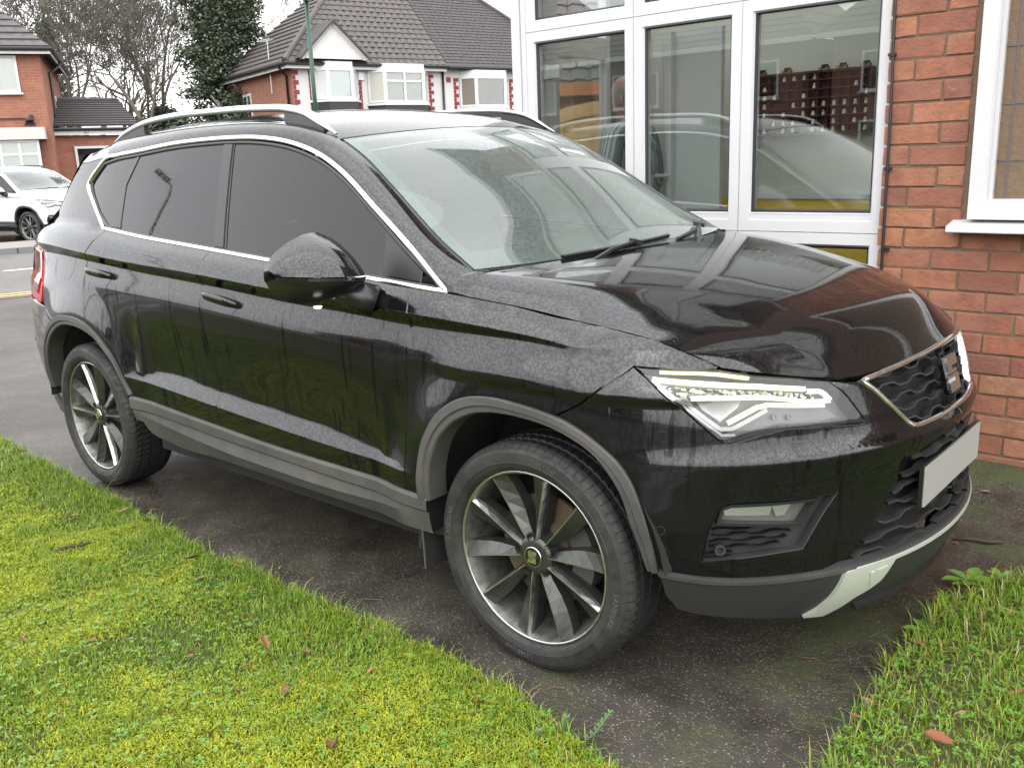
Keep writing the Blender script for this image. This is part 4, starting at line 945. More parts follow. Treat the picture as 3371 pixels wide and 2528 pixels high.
# ---------------------------------------------------------------- ground
def ground_mats():
    t = NT('tarmac'); co = t.geo()
    big = t.noise(.55, 4, .6, co); mid = t.noise(6, 5, .65, co); fine = t.noise(90, 4, .65, co)
    chips = t.vor(135, co, 'F1', 'Color'); cd = t.vor(135, co)
    chipm = t.ramp(t.sep(chips)[0], (.60, 0.), (.66, 1.))
    chipm = t.math('MULTIPLY', chipm, t.ramp(cd, (.25, 1.), (.42, 0.)))
    base = t.mix(t.ramp(mid, (.35, 0.), (.7, 1.)), (.029, .025, .020), (.062, .054, .044))
    chipc = t.mix(t.sep(chips)[1], (.13, .11, .08), (.38, .33, .26))
    c = t.mix(t.math('MULTIPLY', chipm, t.ramp(mid, (.3, .35), (.65, .95))), base, chipc)
    c = t.mix(t.ramp(t.noise(1.3, 4, .65, co), (.40, .25), (.62, 0.)), c, (.016, .014, .012))
    # moss creeping in near the house and along the edges
    xyz = t.sep(co)
    near = t.math('MULTIPLY', t.ramp(t.n('MapRange', {0: xyz[1], 1: -1.3, 2: 1.6}).outputs[0], (0., .45), (.5, .75), (1., 1.)), t.n('MapRange', {0: xyz[0], 1: -3., 2: .6}).outputs[0])
    mossm = t.math('MULTIPLY', t.ramp(t.math('ADD', t.noise(2.2, 5, .65, co), t.math('MULTIPLY', t.noise(45, 4, .7, co), .25)), (.62, 0.), (.74, 1.)), near)
    c = t.mix(t.math('MULTIPLY', mossm, .85), c, t.mix(fine, (.022, .030, .008), (.075, .095, .020)))
    wet = t.ramp(big, (.38, 1.), (.62, 0.))
    rough = t.mix(wet, t.ramp(mid, (.3, .62), (.7, .80)), t.ramp(mid, (.35, .20), (.7, .42)))
    rough = t.math('ADD', rough, t.math('MULTIPLY', mossm, .4), True)
    h = t.math('ADD', t.math('MULTIPLY', t.ramp(cd, (0., 1.), (.5, 0.)), .6), t.math('ADD', t.math('MULTIPLY', fine, .6), t.math('MULTIPLY', mossm, 1.2)))
    t.done(t.pbsdf(c, rough, 0, t.bump(h, .8, .004)))
    t = NT('road_asphalt'); co = t.geo(); mid = t.noise(1.5, 5, .6, co); fi = t.noise(60, 4, .7, co)
    t.done(t.pbsdf(t.mix(t.math('MULTIPLY', fi, t.ramp(mid, (.3, .5), (.7, 1.))), (.060, .056, .053), (.155, .145, .135)), t.ramp(mid, (.3, .28), (.7, .55)), 0, t.bump(fi, .4, .004)))
    plain('kerb_stone', (.16, .16, .17), .7, bump=(30, .5, .004))
    plain('pavement', (.20, .18, .165), .65, bump=(40, .4, .003))
    plain('yellow_paint', (.62, .38, .10), .6); plain('white_paint', (.70, .70, .68), .6)
    t = NT('soil'); co = t.geo(); t.done(t.pbsdf(t.mix(t.noise(30, 5, .7, co), (.030, .024, .012), (.10, .105, .030)), .9, 0, t.bump(t.noise(60, 5, .7, co), 1., .01)))
ground_mats()
def gz(x, y):
    """the drive tips up gently towards the house"""
    x = np.asarray(x, float); y = np.asarray(y, float)
    return .085*sstep(.95, 1.50, y)*sstep(-5.2, -3.6, x)
gx_ = np.r_[-220,-90,-45,-30,-20,-14,-10,-7,np.arange(-5, 2.6, .25),4,8,20,60,220]; gy_ = np.r_[-220,-90,-40,-20,-10,-5,np.arange(-3, .9, .4),np.arange(.9, 1.75, .1),2.5,4,8,14,22,30,60,120,220]
GX, GY = np.meshgrid(gx_, gy_, indexing='ij'); m = MB(); m.grid(np.stack([GX, GY, gz(GX, GY)], -1)); ground = struct(m.build('ground', 'tarmac', smooth=True))
# street frame: a along the street, b across it, measured beyond the far kerb
SD = np.array([.2588, .9659]); SB = np.array([-.9659, .2588]); SQ = np.array([-17.0, 4.4])
def st(a, b, z=0.): q = SQ+SD*a+SB*b; return (q[0], q[1], z)
SRZ = math.atan2(SD[1], SD[0])
def strip_mesh(name, a0, a1, b0, b1, z, mat, n=1, parent=None):
    m = MB(); A = np.linspace(a0, a1, n+1); m.grid(np.array([[st(a, b0, z), st(a, b1, z)] for a in A])); o = m.build(name, mat, parent)
    for p_ in o.data.polygons:
        if p_.normal.z < 0: p_.flip()
    return o
struct(strip_mesh('road', -120, 120, -7.2, 0, .006, 'road_asphalt'))
struct(strip_mesh('pavement', -120, 120, .13, 2.2, .10, 'pavement'))
strip_mesh('yellow_line', -120, 120, -7.02, -6.92, .010, 'yellow_paint', parent=bpy.data.objects['road']); strip_mesh('yellow_line', -120, 120, -6.80, -6.72, .010, 'yellow_paint', parent=bpy.data.objects['road'])
for i in range(10): strip_mesh('white_dash', -18+i*6-.6, -14+i*6-.6, -3.55, -3.43, .010, 'white_paint', parent=bpy.data.objects['road'])
kb = thing('kerb', 'dark grey kerb stones along the far side of the road', 'kerb', st(0, 0), SRZ)
me0 = None
for i in range(34):
    m = MB(); m.box((0, 0, 0), (.905, .125, .115)); 
    if me0 is None: o = m.build('kerb_stone', 'kerb_stone', kb); me0 = o.data
    else: o = bpy.data.objects.new('kerb_stone', me0); link(o, kb)
    o.location = (-12+i*.925, 0, .0)
# ---------------------------------------------------------------- house wall and porch beside the car
def porch_mats():
    t = NT('brick_red'); co = t.obj(); oi = t.n('ObjectInfo').outputs['Random']
    base = t.ramp(oi, (0., (.17,.066,.040)), (.15, (.29,.112,.060)), (.35, (.22,.082,.048)), (.55, (.34,.140,.066)), (.75, (.27,.135,.066)), (.88, (.30,.105,.055)), (1., (.13,.060,.046)))
    w = t.n('VectorMath', {0: co, 1: t.n('CombineXYZ', {0: t.math('MULTIPLY', oi, 37.)}).outputs[0]}, operation='ADD').outputs[0]
    n1 = t.noise(16, 5, .65, w); n2 = t.noise(60, 4, .65, w); n3 = t.noise(5, 3, .5, w)
    c = t.mix(t.ramp(n1, (.35, 0.), (.70, .9)), base, (.17, .066, .048)); c = t.mix(t.ramp(n3, (.45, 0.), (.8, .6)), c, (.33, .16, .105))
    c = t.mix(t.ramp(n2, (.62, 0.), (.74, .5)), c, (.10, .05, .04)); c = t.mix(t.ramp(t.noise(9, 4, .7, w), (.66, 0.), (.80, .40)), c, (.42, .32, .28))
    t.done(t.pbsdf(c, .82, 0, t.bump(t.math('ADD', n2, t.math('MULTIPLY', n1, .8)), .9, .005)))
    t = NT('mortar'); co = t.geo(); n = t.noise(35, 5, .7, co)
    t.done(t.pbsdf(t.mix(t.noise(6, 4, .6, co), t.mix(n, (.085, .055, .036), (.23, .16, .105)), (.14, .095, .06)), .9, 0, t.bump(n, .9, .006)))
    t = NT('upvc'); t.done(t.pbsdf(t.mix(t.noise(4, 4, .6, t.obj()), (.55, .55, .56), (.48, .48, .49)), .28))
    plain('grey_wall', (.16, .18, .19), .7); plain('rubber_seal', (.010, .010, .012), .5); plain('cable_black', (.010, .010, .010), .4)
    plain('yellow_wall', (.78, .52, .08), .7, bump=(40, .15, .002)); plain('cream_wall', (.50, .49, .45), .75)
    plain('mahogany', (.075, .014, .014), .35, bump=(20, .2, .002)); plain('china', (.72, .68, .60), .3); plain('brass', (.45, .30, .10), .35, .8)
    t = NT('cane_wood'); t.done(t.pbsdf(t.mix(t.noise(14, 4, .6, t.obj()), (.20, .085, .035), (.40, .22, .11)), .4))
    t = NT('pine'); co = t.obj(); g = t.noise(18, 4, .6, t.scale(co, (1., 1., .06)))
    t.done(t.pbsdf(t.mix(t.ramp(t.vor(5.5, t.scale(co, (1., 1., .45))), (.02, 1.), (.09, 0.)), t.mix(g, (.60, .36, .13), (.76, .52, .24)), (.28, .11, .03)), .55))
    plain('orange_wood', (.50, .17, .045), .6, bump=(20, .3, .003)); plain('lead_line', (.10, .09, .095), .5); plain('curtain', (.17, .145, .12), .9, bump=(60, .5, .004))
    t = NT('floor_tile'); t.done(t.pbsdf((.25, .22, .18), .5)); plain('grey_steel', (.45, .46, .47), .4, .6)
porch_mats()
YW = 1.47                       # brick face
wall = thing('brick_wall', 'red brick house wall beside the porch with a black cable', 'wall', (.10, YW, 0))
m = MB(); m.box((.022, .007, -.1), (2.6, .25, 2.75)); m.build('mortar_bed', 'mortar', wall)
def brick_mesh(l, h, seed):
    r_ = random.Random(seed); bm = bmesh.new(); bmesh.ops.create_cube(bm, size=1); bmesh.ops.scale(bm, verts=bm.verts, vec=(l, .10, h)); bmesh.ops.translate(bm, verts=bm.verts, vec=(l/2, .05, h/2))
    bmesh.ops.bevel(bm, geom=[e for e in bm.edges if all(v.co.y < .01 for v in e.verts) or abs(e.verts[0].co.y-e.verts[1].co.y) > .05], offset=.0028, segments=1, affect='EDGES')
    for v in bm.verts:
        if v.co.y < .03: v.co += Vector((r_.uniform(-.003, .003), r_.uniform(-.0015, .0015), r_.uniform(-.003, .003)))
    me = bpy.data.meshes.new('brick'); bm.to_mesh(me); bm.free(); me.materials.append(MATS['brick_red']); return me
BL, BH, CO_, HD = .222, .0765, .0875, .105
meL = [brick_mesh(BL, BH, i) for i in range(5)]; meH = [brick_mesh(HD, BH, i+9) for i in range(4)]; meT = [brick_mesh(.062, BH, i+19) for i in range(2)]; meM = [brick_mesh(.150, BH, i+29) for i in range(3)]
def window_cut(x, z): return x+.10 > .372+.10 and 1.10 < z
def lay(me, x, z):
    o = bpy.data.objects.new('brick', me); link(o, wall); o.location = (x, random.uniform(-.0025, .0025), z+random.uniform(-.0015, .0015)); o.rotation_euler = (0, R(random.uniform(-.35, .35)), 0)
Z0_ = .030
for c_ in range(30):
    z = Z0_+c_*CO_; x = 0.; k_ = c_ % 2; first = True; right = .372 if 1.07 < z else 1.02
    if k_: lay(random.choice(meH), x, z); x += HD+.0105
    while x < right-.03:
        if x+BL <= right+.002 or right > .5: lay(random.choice(meL), x, z); x += BL+.0105
        elif right-x > .14: lay(random.choice(meM), x, z); x += .15+.0125
        elif right-x > .085: lay(random.choice(meH), x, z); x += HD+.0125
        else: lay(random.choice(meT), x, z); x += .062+.0125
# cable clipped up the wall's edge
cab = thing('cable', 'thin black cable clipped along the edge of the red brick wall', 'cable', (.125, YW-.006, 0))
pts = [(.006*math.sin(z_*2.3)+.003*math.sin(z_*5), -.006, z_) for z_ in np.linspace(.02, 2.7, 60)]; m = MB(); m.tube(pts, .0065, 8); m.build('core', 'cable_black', cab, smooth=True)
for z_ in (.98, 1.33, 1.80, 2.25): 
    m = MB(); m.box((-.014+.010*math.sin(z_*2.3)+.008*math.sin(z_*7), -.016, z_-.006), (.016+.010*math.sin(z_*2.3)+.008*math.sin(z_*7), .006, z_+.006)); m.build('clip', 'cable_black', cab)
# bay window ------------------------------------------------------------
def frame_box(m, x0, x1, z0, z1, y0, y1, w):
    """a rectangular frame with chamfered inner edge facing -y, mitred by construction"""
    o = [(x0, z0), (x1, z0), (x1, z1), (x0, z1)]; i = [(x0+w, z0+w), (x1-w, z0+w), (x1-w, z1-w), (x0+w, z1-w)]; j = [(x0+w+.008, z0+w+.008), (x1-w-.008, z0+w+.008), (x1-w-.008, z1-w-.008), (x0+w+.008, z1-w-.008)]
    V = [(x, y0, z) for x, z in o]+[(x, y0, z) for x, z in i]+[(x, y0+.012, z) for x, z in j]+[(x, y1, z) for x, z in j]+[(x, y1, z) for x, z in o]
    F = []
    for k_ in range(4):
        n_ = (k_+1) % 4; F += [(k_, n_, n_+4, k_+4), (k_+4, n_+4, n_+8, k_+8), (k_+8, n_+8, n_+12, k_+12), (k_+12, n_+12, n_+16, k_+16), (k_+16, n_+16, n_, k_)]
    m.add(V, F); return m
bay = thing('bay_window', 'white framed leaded window with a projecting sill in the brick wall', 'window', (.475, YW, 1.09))
m = MB(); frame_box(m, 0, 1.1, .03, 1.65, -.055, .06, .058); bf = m.build('frame', 'upvc', bay)
m = MB(); frame_box(m, .060, 1.04, .090, 1.59, -.030, .05, .012); m.build('bead', 'upvc', bf)
m = MB(); m.box((.08, .012, .105), (1.03, .018, 1.58)); m.build('pane', 'window_pane', bay)
for k_ in range(9):
    m = MB(); m.box((.12+k_*.115, .004, .10), (.126+k_*.115, .011, 1.58)); m.build('lead_line', 'lead_line', bay)
for k_ in range(6):
    m = MB(); m.box((.08, .0035, .26+k_*.22), (1.03, .0105, .266+k_*.22)); m.build('lead_line', 'lead_line', bay)
m = MB(); m.box((.04, .30, .0), (1.3, .31, 1.65)); m.build('curtain', 'curtain', bay)
m = MB(); m.prism([(-.065, -.045), (1.15, -.045), (1.15, .02), (-.065, .02)], 0, 0) if False else None
m.add([(-.070,-.095,.005),(1.15,-.155,.005),(1.15,.02,.028),(-.070,.02,.028),(-.070,-.100,-.022),(1.15,-.160,-.022),(1.15,.02,-.022),(-.070,.02,-.022)], [(0,1,2,3),(7,6,5,4),(4,5,1,0),(5,6,2,1),(6,7,3,2),(7,4,0,3)]); sl = m.build('sill', 'upvc', bay)
bmod = sl.modifiers.new('round', 'BEVEL'); bmod.width = .006; bmod.segments = 2
# porch -----------------------------------------------------------------
YP = 1.50
porch = thing('porch', 'white framed glazed porch standing behind the black car', 'porch', (-1., YP, 0))
PX = 1.0                        # local x = world x + 1
def lx(x): return x+PX
m = MB(); m.box((lx(-2.06), 0, 0), (lx(.12), 1.2, .12)); m.build('floor', 'floor_tile', porch)
m = MB(); m.box((lx(-2.02), .0, .0), (lx(.105), .07, .30)); m.build('base_wall', 'upvc', porch)
ZT = 2.62
def fr(name, x0, x1, z0, z1, w=.045, y0=0., y1=.07):
    m = MB(); frame_box(m, lx(x0), lx(x1), z0, z1, y0, y1, w); return m.build(name, 'upvc', porch)
def glassp(x0, x1, z0, z1, y=.030):
    m = MB(); m.box((lx(x0), y, z0), (lx(x1), y+.024, z1)); o = m.build('pane', 'window_pane', porch)
    s_ = MB(); frame_box(s_, lx(x0)-.004, lx(x1)+.004, z0-.004, z1+.004, y-.016, y-.001, .009); s_.build('seal', 'rubber_seal', o)
# corner post
m = MB(); m.box((lx(-2.022), -.012, .12), (lx(-1.962), .06, ZT)); m.box((lx(-1.962)+.003, -.004, .12), (lx(-1.925), .06, ZT)); m.build('corner_post', 'upvc', porch)
bays = [(-1.925, -1.2105), (-1.2075, -.6005), (-.5975, .105)]
for k_, (a_, b_) in enumerate(bays):
    wv = .052
    fr('frame', a_, b_, .30, 1.0415, wv); glassp(a_+wv+.006, b_-wv-.006, .36, 1.04-wv-.006)
    fr('frame', a_, b_, 1.0445, 2.1085, wv+.02 if False else wv); 
    # deeper bottom rail
    m = MB(); m.box((lx(a_+wv), .004, 1.045+wv), (lx(b_-wv), .068, 1.128)); m.build('rail', 'upvc', porch)
    m = MB(); m.add([(lx(a_+wv+.001),.002,1.1285),(lx(b_-wv-.001),.002,1.1285),(lx(b_-wv-.001),.028,1.140),(lx(a_+wv+.001),.028,1.140)], [(0,1,2,3)]); m.build('bead', 'upvc', porch)
    glassp(a_+wv+.006, b_-wv-.006, 1.136, 2.055)
    fr('frame', a_, b_, 2.1115, ZT, wv); glassp(a_+wv+.006, b_-wv-.006, 2.17, ZT-.06)
for x_ in (-1.209, -.599):
    m = MB(); m.box((lx(x_)-.0012, -.002, .3), (lx(x_)+.0012, .05, ZT)); m.build('joint', 'grey_steel', porch)
# inner house wall: cream above a white dado rail, yellow below
YB = 2.62-YP
m = MB(); m.box((lx(-1.9), YB, .12), (lx(.3), YB+.1, 1.15)); m.build('lower_wall', 'yellow_wall', porch)
m = MB(); m.box((lx(-1.9), YB, 1.15), (lx(.3), YB+.1, 2.75)); m.build('upper_wall', 'cream_wall', porch)
m = MB(); m.box((lx(-1.25), YB-.022, 1.135), (lx(.3), YB-.002, 1.160)); m.box((lx(-1.25), YB-.014, 1.1605), (lx(.3), YB-.002, 1.195)); m.build('dado_rail', 'upvc', porch)
m = MB(); m.box((lx(.108), .0705, .12), (lx(.2), YB, 2.7)); m.build('end_wall', 'cream_wall', porch)
m = MB(); m.add([(lx(-2.07), -.06, ZT+.002), (lx(.2), -.06, ZT+.002), (lx(.2), 1.3, ZT+.30), (lx(-2.07), 1.3, ZT+.30), (lx(-2.07), -.06, ZT+.062), (lx(.2), -.06, ZT+.062), (lx(.2), 1.3, ZT+.36), (lx(-2.07), 1.3, ZT+.36)], [(3,2,1,0),(4,5,6,7),(0,1,5,4),(1,2,6,5),(2,3,7,6),(3,0,4,7)]); m.build('roof', 'window_pane', porch)
# left end: glazed screen with a door, seen through the first pane
for (y0, y1) in ((.075, .335), (.83, .872)):
    m = MB(); m.box((lx(-2.015), y0, .12), (lx(-1.955), y1, ZT)); m.build('end_post', 'upvc', porch)
m = MB(); m.box((lx(-2.005), .8725, .12), (lx(-1.965), 1.12, ZT)); m.build('side_wall', 'grey_wall', porch)
m = MB(); m.box((lx(-2.012), .336, 2.015), (lx(-1.958), .829, 2.14)); m.build('end_rail', 'upvc', porch)
m = MB(); m.box((lx(-2.012), .336, .12), (lx(-1.958), .829, .30)); m.build('end_rail', 'upvc', porch)
m = MB(); m.box((lx(-1.99), .336, .301), (lx(-1.984), .829, 2.014)); m.build('pane', 'window_pane', porch)
# open door leaf edge with its steel keeps, hinge cover, lever handle on the inner door
m = MB(); m.box((lx(-1.56), .86, .13), (lx(-1.50), .90, 2.1)); dl = m.build('door_edge', 'grey_steel', porch)
m = MB(); m.box((lx(-1.42), .645, .13), (lx(-1.05), .685, 2.1)); dr = m.build('door', 'upvc', porch)
m = MB(); m.obox((lx(-1.36), .62, 1.33), (.012,0,0), (0,.008,0), (0,0,.075)); m.tube([(lx(-1.36),.61,1.30),(lx(-1.36),.55,1.30),(lx(-1.50),.55,1.30)], .011, 8); m.build('handle', 'upvc', dr)
m = MB(); m.box((lx(-1.375), .60, .13), (lx(-1.345), .64, 2.1)); m.build('stile', 'upvc', dr)
m = MB(); m.tube([(lx(-1.86),.10,1.86),(lx(-1.86),.10,1.94)], .028, 12); m.box((lx(-1.87),.085,1.865),(lx(-1.76),.115,1.935)); m.build('hinge', 'upvc', porch)
# display case with small china figures ---------------------------------
def onwall(u0, z, y): return (u0, y, z)
case = thing('display_case', 'dark red wooden wall case of small compartments inside the porch', 'display case', (-1.08, 2.545, 1.505)) 
CW, CH_ = .72, .345; nc, nr = 12, 7
m = MB(); m.box((0, .06, 0), (CW, .07, CH_)); m.build('back', 'mahogany', case)
for (a_, b_) in (((0,0,0),(.012,.06,CH_)),((CW-.012,0,0),(CW,.06,CH_)),((.0125,0,0),(CW-.0125,.06,.010)),((.0125,0,CH_-.012),(CW-.0125,.06,CH_))):
    m = MB(); m.box(a_, b_); m.build('side', 'mahogany', case)
for r_ in range(1, nr):
    m = MB(); m.box((.0125, .004, r_*CH_/nr-.003), (CW-.0125, .0595, r_*CH_/nr+.003)); m.build('shelf', 'mahogany', case)
for c_ in range(1, nc):
    if c_ in (1, 3): continue
    m = MB(); m.box((c_*CW/nc-.002, .006, .0105), (c_*CW/nc+.002, .059, CH_-.0125)); m.build('divider', 'mahogany', case)
def figure_mesh(kind):
    prof = {0: [(.010,0),(.0105,.004),(.0085,.020),(.0070,.026),(.0004,.030)], 1: [(.009,0),(.009,.012),(.0045,.018),(.006,.026),(.0004,.033)], 2: [(.011,0),(.012,.012),(.007,.020),(.009,.024),(.0004,.026)]}[kind]
    m = MB(); m.grid(lathe([(r, y) for r, y in prof], 10)[:, :, [0, 2, 1]], closed_u=True); o = m.build('china_figure', 'china', smooth=True); return o
figs = [figure_mesh(k_) for k_ in range(3)]; made = 0
wordsF = ['white china thimble in the dark red display case', 'small china figurine in the dark red display case', 'squat china pot in the dark red display case']
for r_ in range(nr):
    for c_ in range(nc):
        if random.random() < (.95 if (r_ < 4 and c_ > 5) else .38):
            k_ = random.choice((0, 0, 0, 1, 1, 2)); 
            o = figs[k_].copy(); C.objects.link(o); o.location = (-1.08+(c_+.5)*CW/nc, 2.572, 1.505+r_*CH_/nr+(.0105 if r_ == 0 else .0035)); tag(o, wordsF[k_], 'figurine', ['thimbles', 'figurines', 'china pots'][k_]+' in the display case')
for f_ in figs: bpy.data.objects.remove(f_)
for k_, x_ in enumerate((.05, .17, .34, .42, .52)):
    tc = thing('toy_car', 'tiny dark vintage toy car on top of the display case', 'toy car', (-1.08+x_*1.3, 2.575, 1.505+CH_), 0, 'toy cars on the display case')
    m = MB(); m.box((-.030, -.010, .006), (.030, .010, .016)); m.box((-.012, -.010, .0165), (.022, .010, .030)); m.build('body', 'satin_black', tc)
    for dx in (-.02, .02):
        m = MB(); m.tube([(dx, -.013, .008), (dx, .013, .008)], .008, 10); m.build('wheel', 'brass', tc)
# walking sticks by the end wall
for k_, (x_, hook, lab) in enumerate(((-.16, 1, 'pale hooked walking stick leaning in the porch corner'), (-.09, 0, 'straight reddish brown walking stick in the porch'), (-.03, 0, 'carved brown walking stick leaning in the porch'), (.03, 0, 'patterned purple walking stick leaning in the porch'))):
    sk = thing('walking_stick', lab, 'walking stick', (x_, 2.38, .12))
    pts = [(0, 0, 0), (.012*k_, .10, .5), (.02*k_, .16, .90+.02*k_)]
    if hook: pts = [(0,0,0),(0,.08,.5),(0,.15,.90),(.01,.16,.98),(.05,.165,1.02),(.09,.165,1.0),(.10,.165,.95)]
    m = MB(); m.tube(curve2(pts, 24), .014 if k_ < 3 else .011, 10); m.build('shaft', 'cane_wood', sk, smooth=True)
    if k_ == 2:
        for z_ in (.55, .66, .78): m = MB(); m.tube([(.024, .11+(z_-.55)*.14, z_), (.024, .115+(z_-.55)*.14, z_+.02)], .017, 10); m.build('ring', 'cane_wood', sk)
# gate and roof beyond the porch end ------------------------------------
gate = thing('wooden_gate', 'new pine boarded garden gate with an arched top beyond the porch', 'gate', (-3.95, 4.30, 0), R(38))
def arc_top(x): return 1.93-.10*(abs(x-.75)/.75)**2.2
for k_ in range(12):
    x0_, x1_ = k_*.125, k_*.125+.121; m = MB(); m.add([(x0_,0,.06),(x1_,0,.06),(x1_,.03,.06),(x0_,.03,.06),(x0_,0,arc_top(x0_)-.12),(x1_,0,arc_top(x1_)-.12),(x1_,.03,arc_top(x1_)-.12),(x0_,.03,arc_top(x0_)-.12)], [(0,3,2,1),(4,5,6,7),(0,1,5,4),(1,2,6,5),(2,3,7,6),(3,0,4,7)]); m.build('board', 'pine', gate)
m = MB(); xs_ = np.linspace(0, 1.5, 16); m.grid(np.array([[(x_, -.02, arc_top(x_)-.12), (x_, -.02, arc_top(x_)), (x_, .03, arc_top(x_)), (x_, .03, arc_top(x_)-.12)] for x_ in xs_]), closed_v=True); m.build('top_rail', 'pine', gate)
m = MB(); m.box((0, -.02, .06), (.10, -.001, 1.72)); m.build('stile', 'pine', gate)
lint = thing('garden_wall', 'orange timber beam on a brick pier behind the pine gate', 'wall', (-4.35, 4.55, 0), R(38))
m = MB(); m.box((.3, .1, 0), (2.4, .2, 1.92)); m.build('brickwork', 'far_brick' if 'far_brick' in MATS else 'mortar', lint); m = MB(); m.box((.25, .02, 2.0), (2.5, .22, 2.12)); m.build('beam', 'orange_wood', lint)
# ---------------------------------------------------------------- the rest of the house the porch belongs to
# ---------------------------------------------------------------- houses across the street
def street_mats():
    def brick(name, c1, c2, mort, sc=1.):
        t = NT(name); xyz = t.sep(t.obj()); v = t.n('CombineXYZ', {0: t.math('ADD', xyz[0], xyz[1]), 1: xyz[2]}).outputs[0]
        b = t.n('TexBrick', {'Vector': v, 'Color1': (*c1, 1), 'Color2': (*c2, 1), 'Mortar': (*mort, 1), 'Scale': 1., 'Mortar Size': .009, 'Brick Width': .235, 'Row Height': .083, 'Bias': 0.})
        c = t.mix(t.ramp(t.noise(3, 4, .6, t.obj()), (.35, .0), (.7, .45)), b.outputs[0], (c1[0]*.55, c1[1]*.6, c1[2]*.7))
        t.done(t.pbsdf(c, .85, 0, t.bump(t.math('SUBTRACT', 1., b.outputs['Fac']), .5, .006)))
    brick('far_brick', (.33, .118, .066), (.26, .088, .052), (.24, .175, .135)); brick('orange_brick', (.31, .125, .068), (.25, .085, .052), (.25, .19, .15))
    brick('brown_brick', (.19, .085, .062), (.15, .065, .05), (.18, .15, .125))
    def tile(name, c1, c2):
        t = NT(name); t.done(t.pbsdf(t.mix(t.ramp(t.noise(5, 5, .7, t.obj()), (.3, 0.), (.7, 1.)), c1, c2), .7, 0, t.bump(t.noise(25, 4, .6, t.obj()), .4, .01)))
    tile('roof_tile', (.050, .043, .040), (.088, .078, .072)); tile('roof_slate', (.032, .029, .030), (.060, .054, .054)); tile('roof_brown', (.095, .075, .065), (.16, .13, .115)); tile('roof_lilac', (.055, .048, .050), (.10, .088, .09))
    plain('white_render', (.52, .515, .505), .8, bump=(12, .3, .01)); plain('quoin_red', (.20, .022, .028), .7); plain('gutter_black', (.012, .012, .013), .4); plain('far_upvc', (.56, .56, .56), .4)
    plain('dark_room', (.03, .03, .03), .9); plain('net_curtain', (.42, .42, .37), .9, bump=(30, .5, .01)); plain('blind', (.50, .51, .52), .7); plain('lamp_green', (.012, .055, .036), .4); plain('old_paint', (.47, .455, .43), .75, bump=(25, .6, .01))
street_mats()
def window(parent, x0, x1, z0, z1, y, fill='net_curtain', bars=(), trans=None, depth=.07, mat='far_upvc'):
    """framed window on a front wall (local y), bars are extra mullions"""
    m = MB(); frame_box(m, x0, x1, z0, z1, y-depth, y-.004, .07); w_ = m.build('window', mat, parent)
    for b_ in bars: m = MB(); m.box((b_-.04, y-depth+.004, z0+.071), (b_+.04, y-.006, z1-.071)); m.build('mullion', mat, w_)
    if trans:
        m = MB(); m.box((x0+.071, y-depth+.005, trans-.035), (x1-.071, y-.007, trans+.035)); m.build('transom', mat, w_)
    m = MB(); m.box((x0+.06, y-.03, z0+.06), (x1-.06, y-.022, z1-.06)); m.build('pane', 'window_pane', w_)
    m = MB(); m.box((x0+.05, y-.012, z0+.05), (x1-.05, y-.0045, z1-.05)); m.build('curtain', fill, w_)  # with dark_room fill, a dark-coloured sheet stands in for the unlit room
    m = MB(); m.box((x0-.06, y-depth-.06, z0-.05), (x1+.06, y-.005, z0-.002)); m.build('sill', mat, w_)
    return w_
def wallbox(name, a, b, mat, parent): m = MB(); m.box(a, b); return m.build(name, mat, parent)
def tiled_slope(parent, P00, P10, P01, P11, course, width, mat, wave=.02, lift=.03, name='roof', nmax=0, clip=None):
    """courses of tiles from the eave edge P00-P10 to the top edge P01-P11; the first nmax are separate tiles"""
    P00, P10, P01, P11 = map(np.array, (P00, P10, P01, P11)); sl = np.linalg.norm((P01+P11)/2-(P00+P10)/2); nr = max(2, int(sl/course)); 
    n = np.cross(P10-P00, P01-P00); n = n/np.linalg.norm(n); 
    if n[2] < 0: n = -n
    roof = MB(); roof.add([P00-n*.02, P10-n*.02, P11-n*.02, P01-n*.02], [(0, 1, 2, 3)]); ro = roof.build(name, mat, parent)
    big = MB(); cnt = 0; shared = None
    for r_ in range(nr):
        f0, f1 = r_/nr, (r_+1.18)/nr; f1 = min(f1, 1.)
        a0, b0 = P00*(1-f0)+P01*f0, P10*(1-f0)+P11*f0; a1, b1 = P00*(1-f1)+P01*f1, P10*(1-f1)+P11*f1
        L_ = np.linalg.norm(b0-a0); k = max(1, int(round(L_/width))); e0 = (b0-a0)/k; e1 = (b1-a1)/k
        for c_ in range(k):
            V = []
            for (A_, e_, off) in ((a0, e0, lift+.0), (a1, e1, .004)):
                for q, h in ((0, 0), (.3, wave), (.62, wave*.6), (.98, -.2*wave)): V.append(A_+e_*(c_+q)+n*(off+h))
            for q, h in ((0, 0), (.3, wave), (.62, wave*.6), (.98, -.2*wave)): V.append(a0+e0*(c_+q)+n*(h-.012))
            F = [(i, i+1, i+5, i+4) for i in range(3)]+[(8+i, 9+i, i+1, i) for i in range(3)]
            if cnt < nmax: mm = MB(); mm.add(V, F); mm.build('tile', mat, ro, fix=False)
            else: big.add(V, F)
            cnt += 1
    if big.v: big.build('tiles', mat, ro, fix=False, kind='stuff')
    return ro
def downpipe(parent, pts, r=.045, mat='gutter_black'): m = MB(); m.tube(pts, r, 8); return m.build('downpipe', mat, parent, smooth=True)
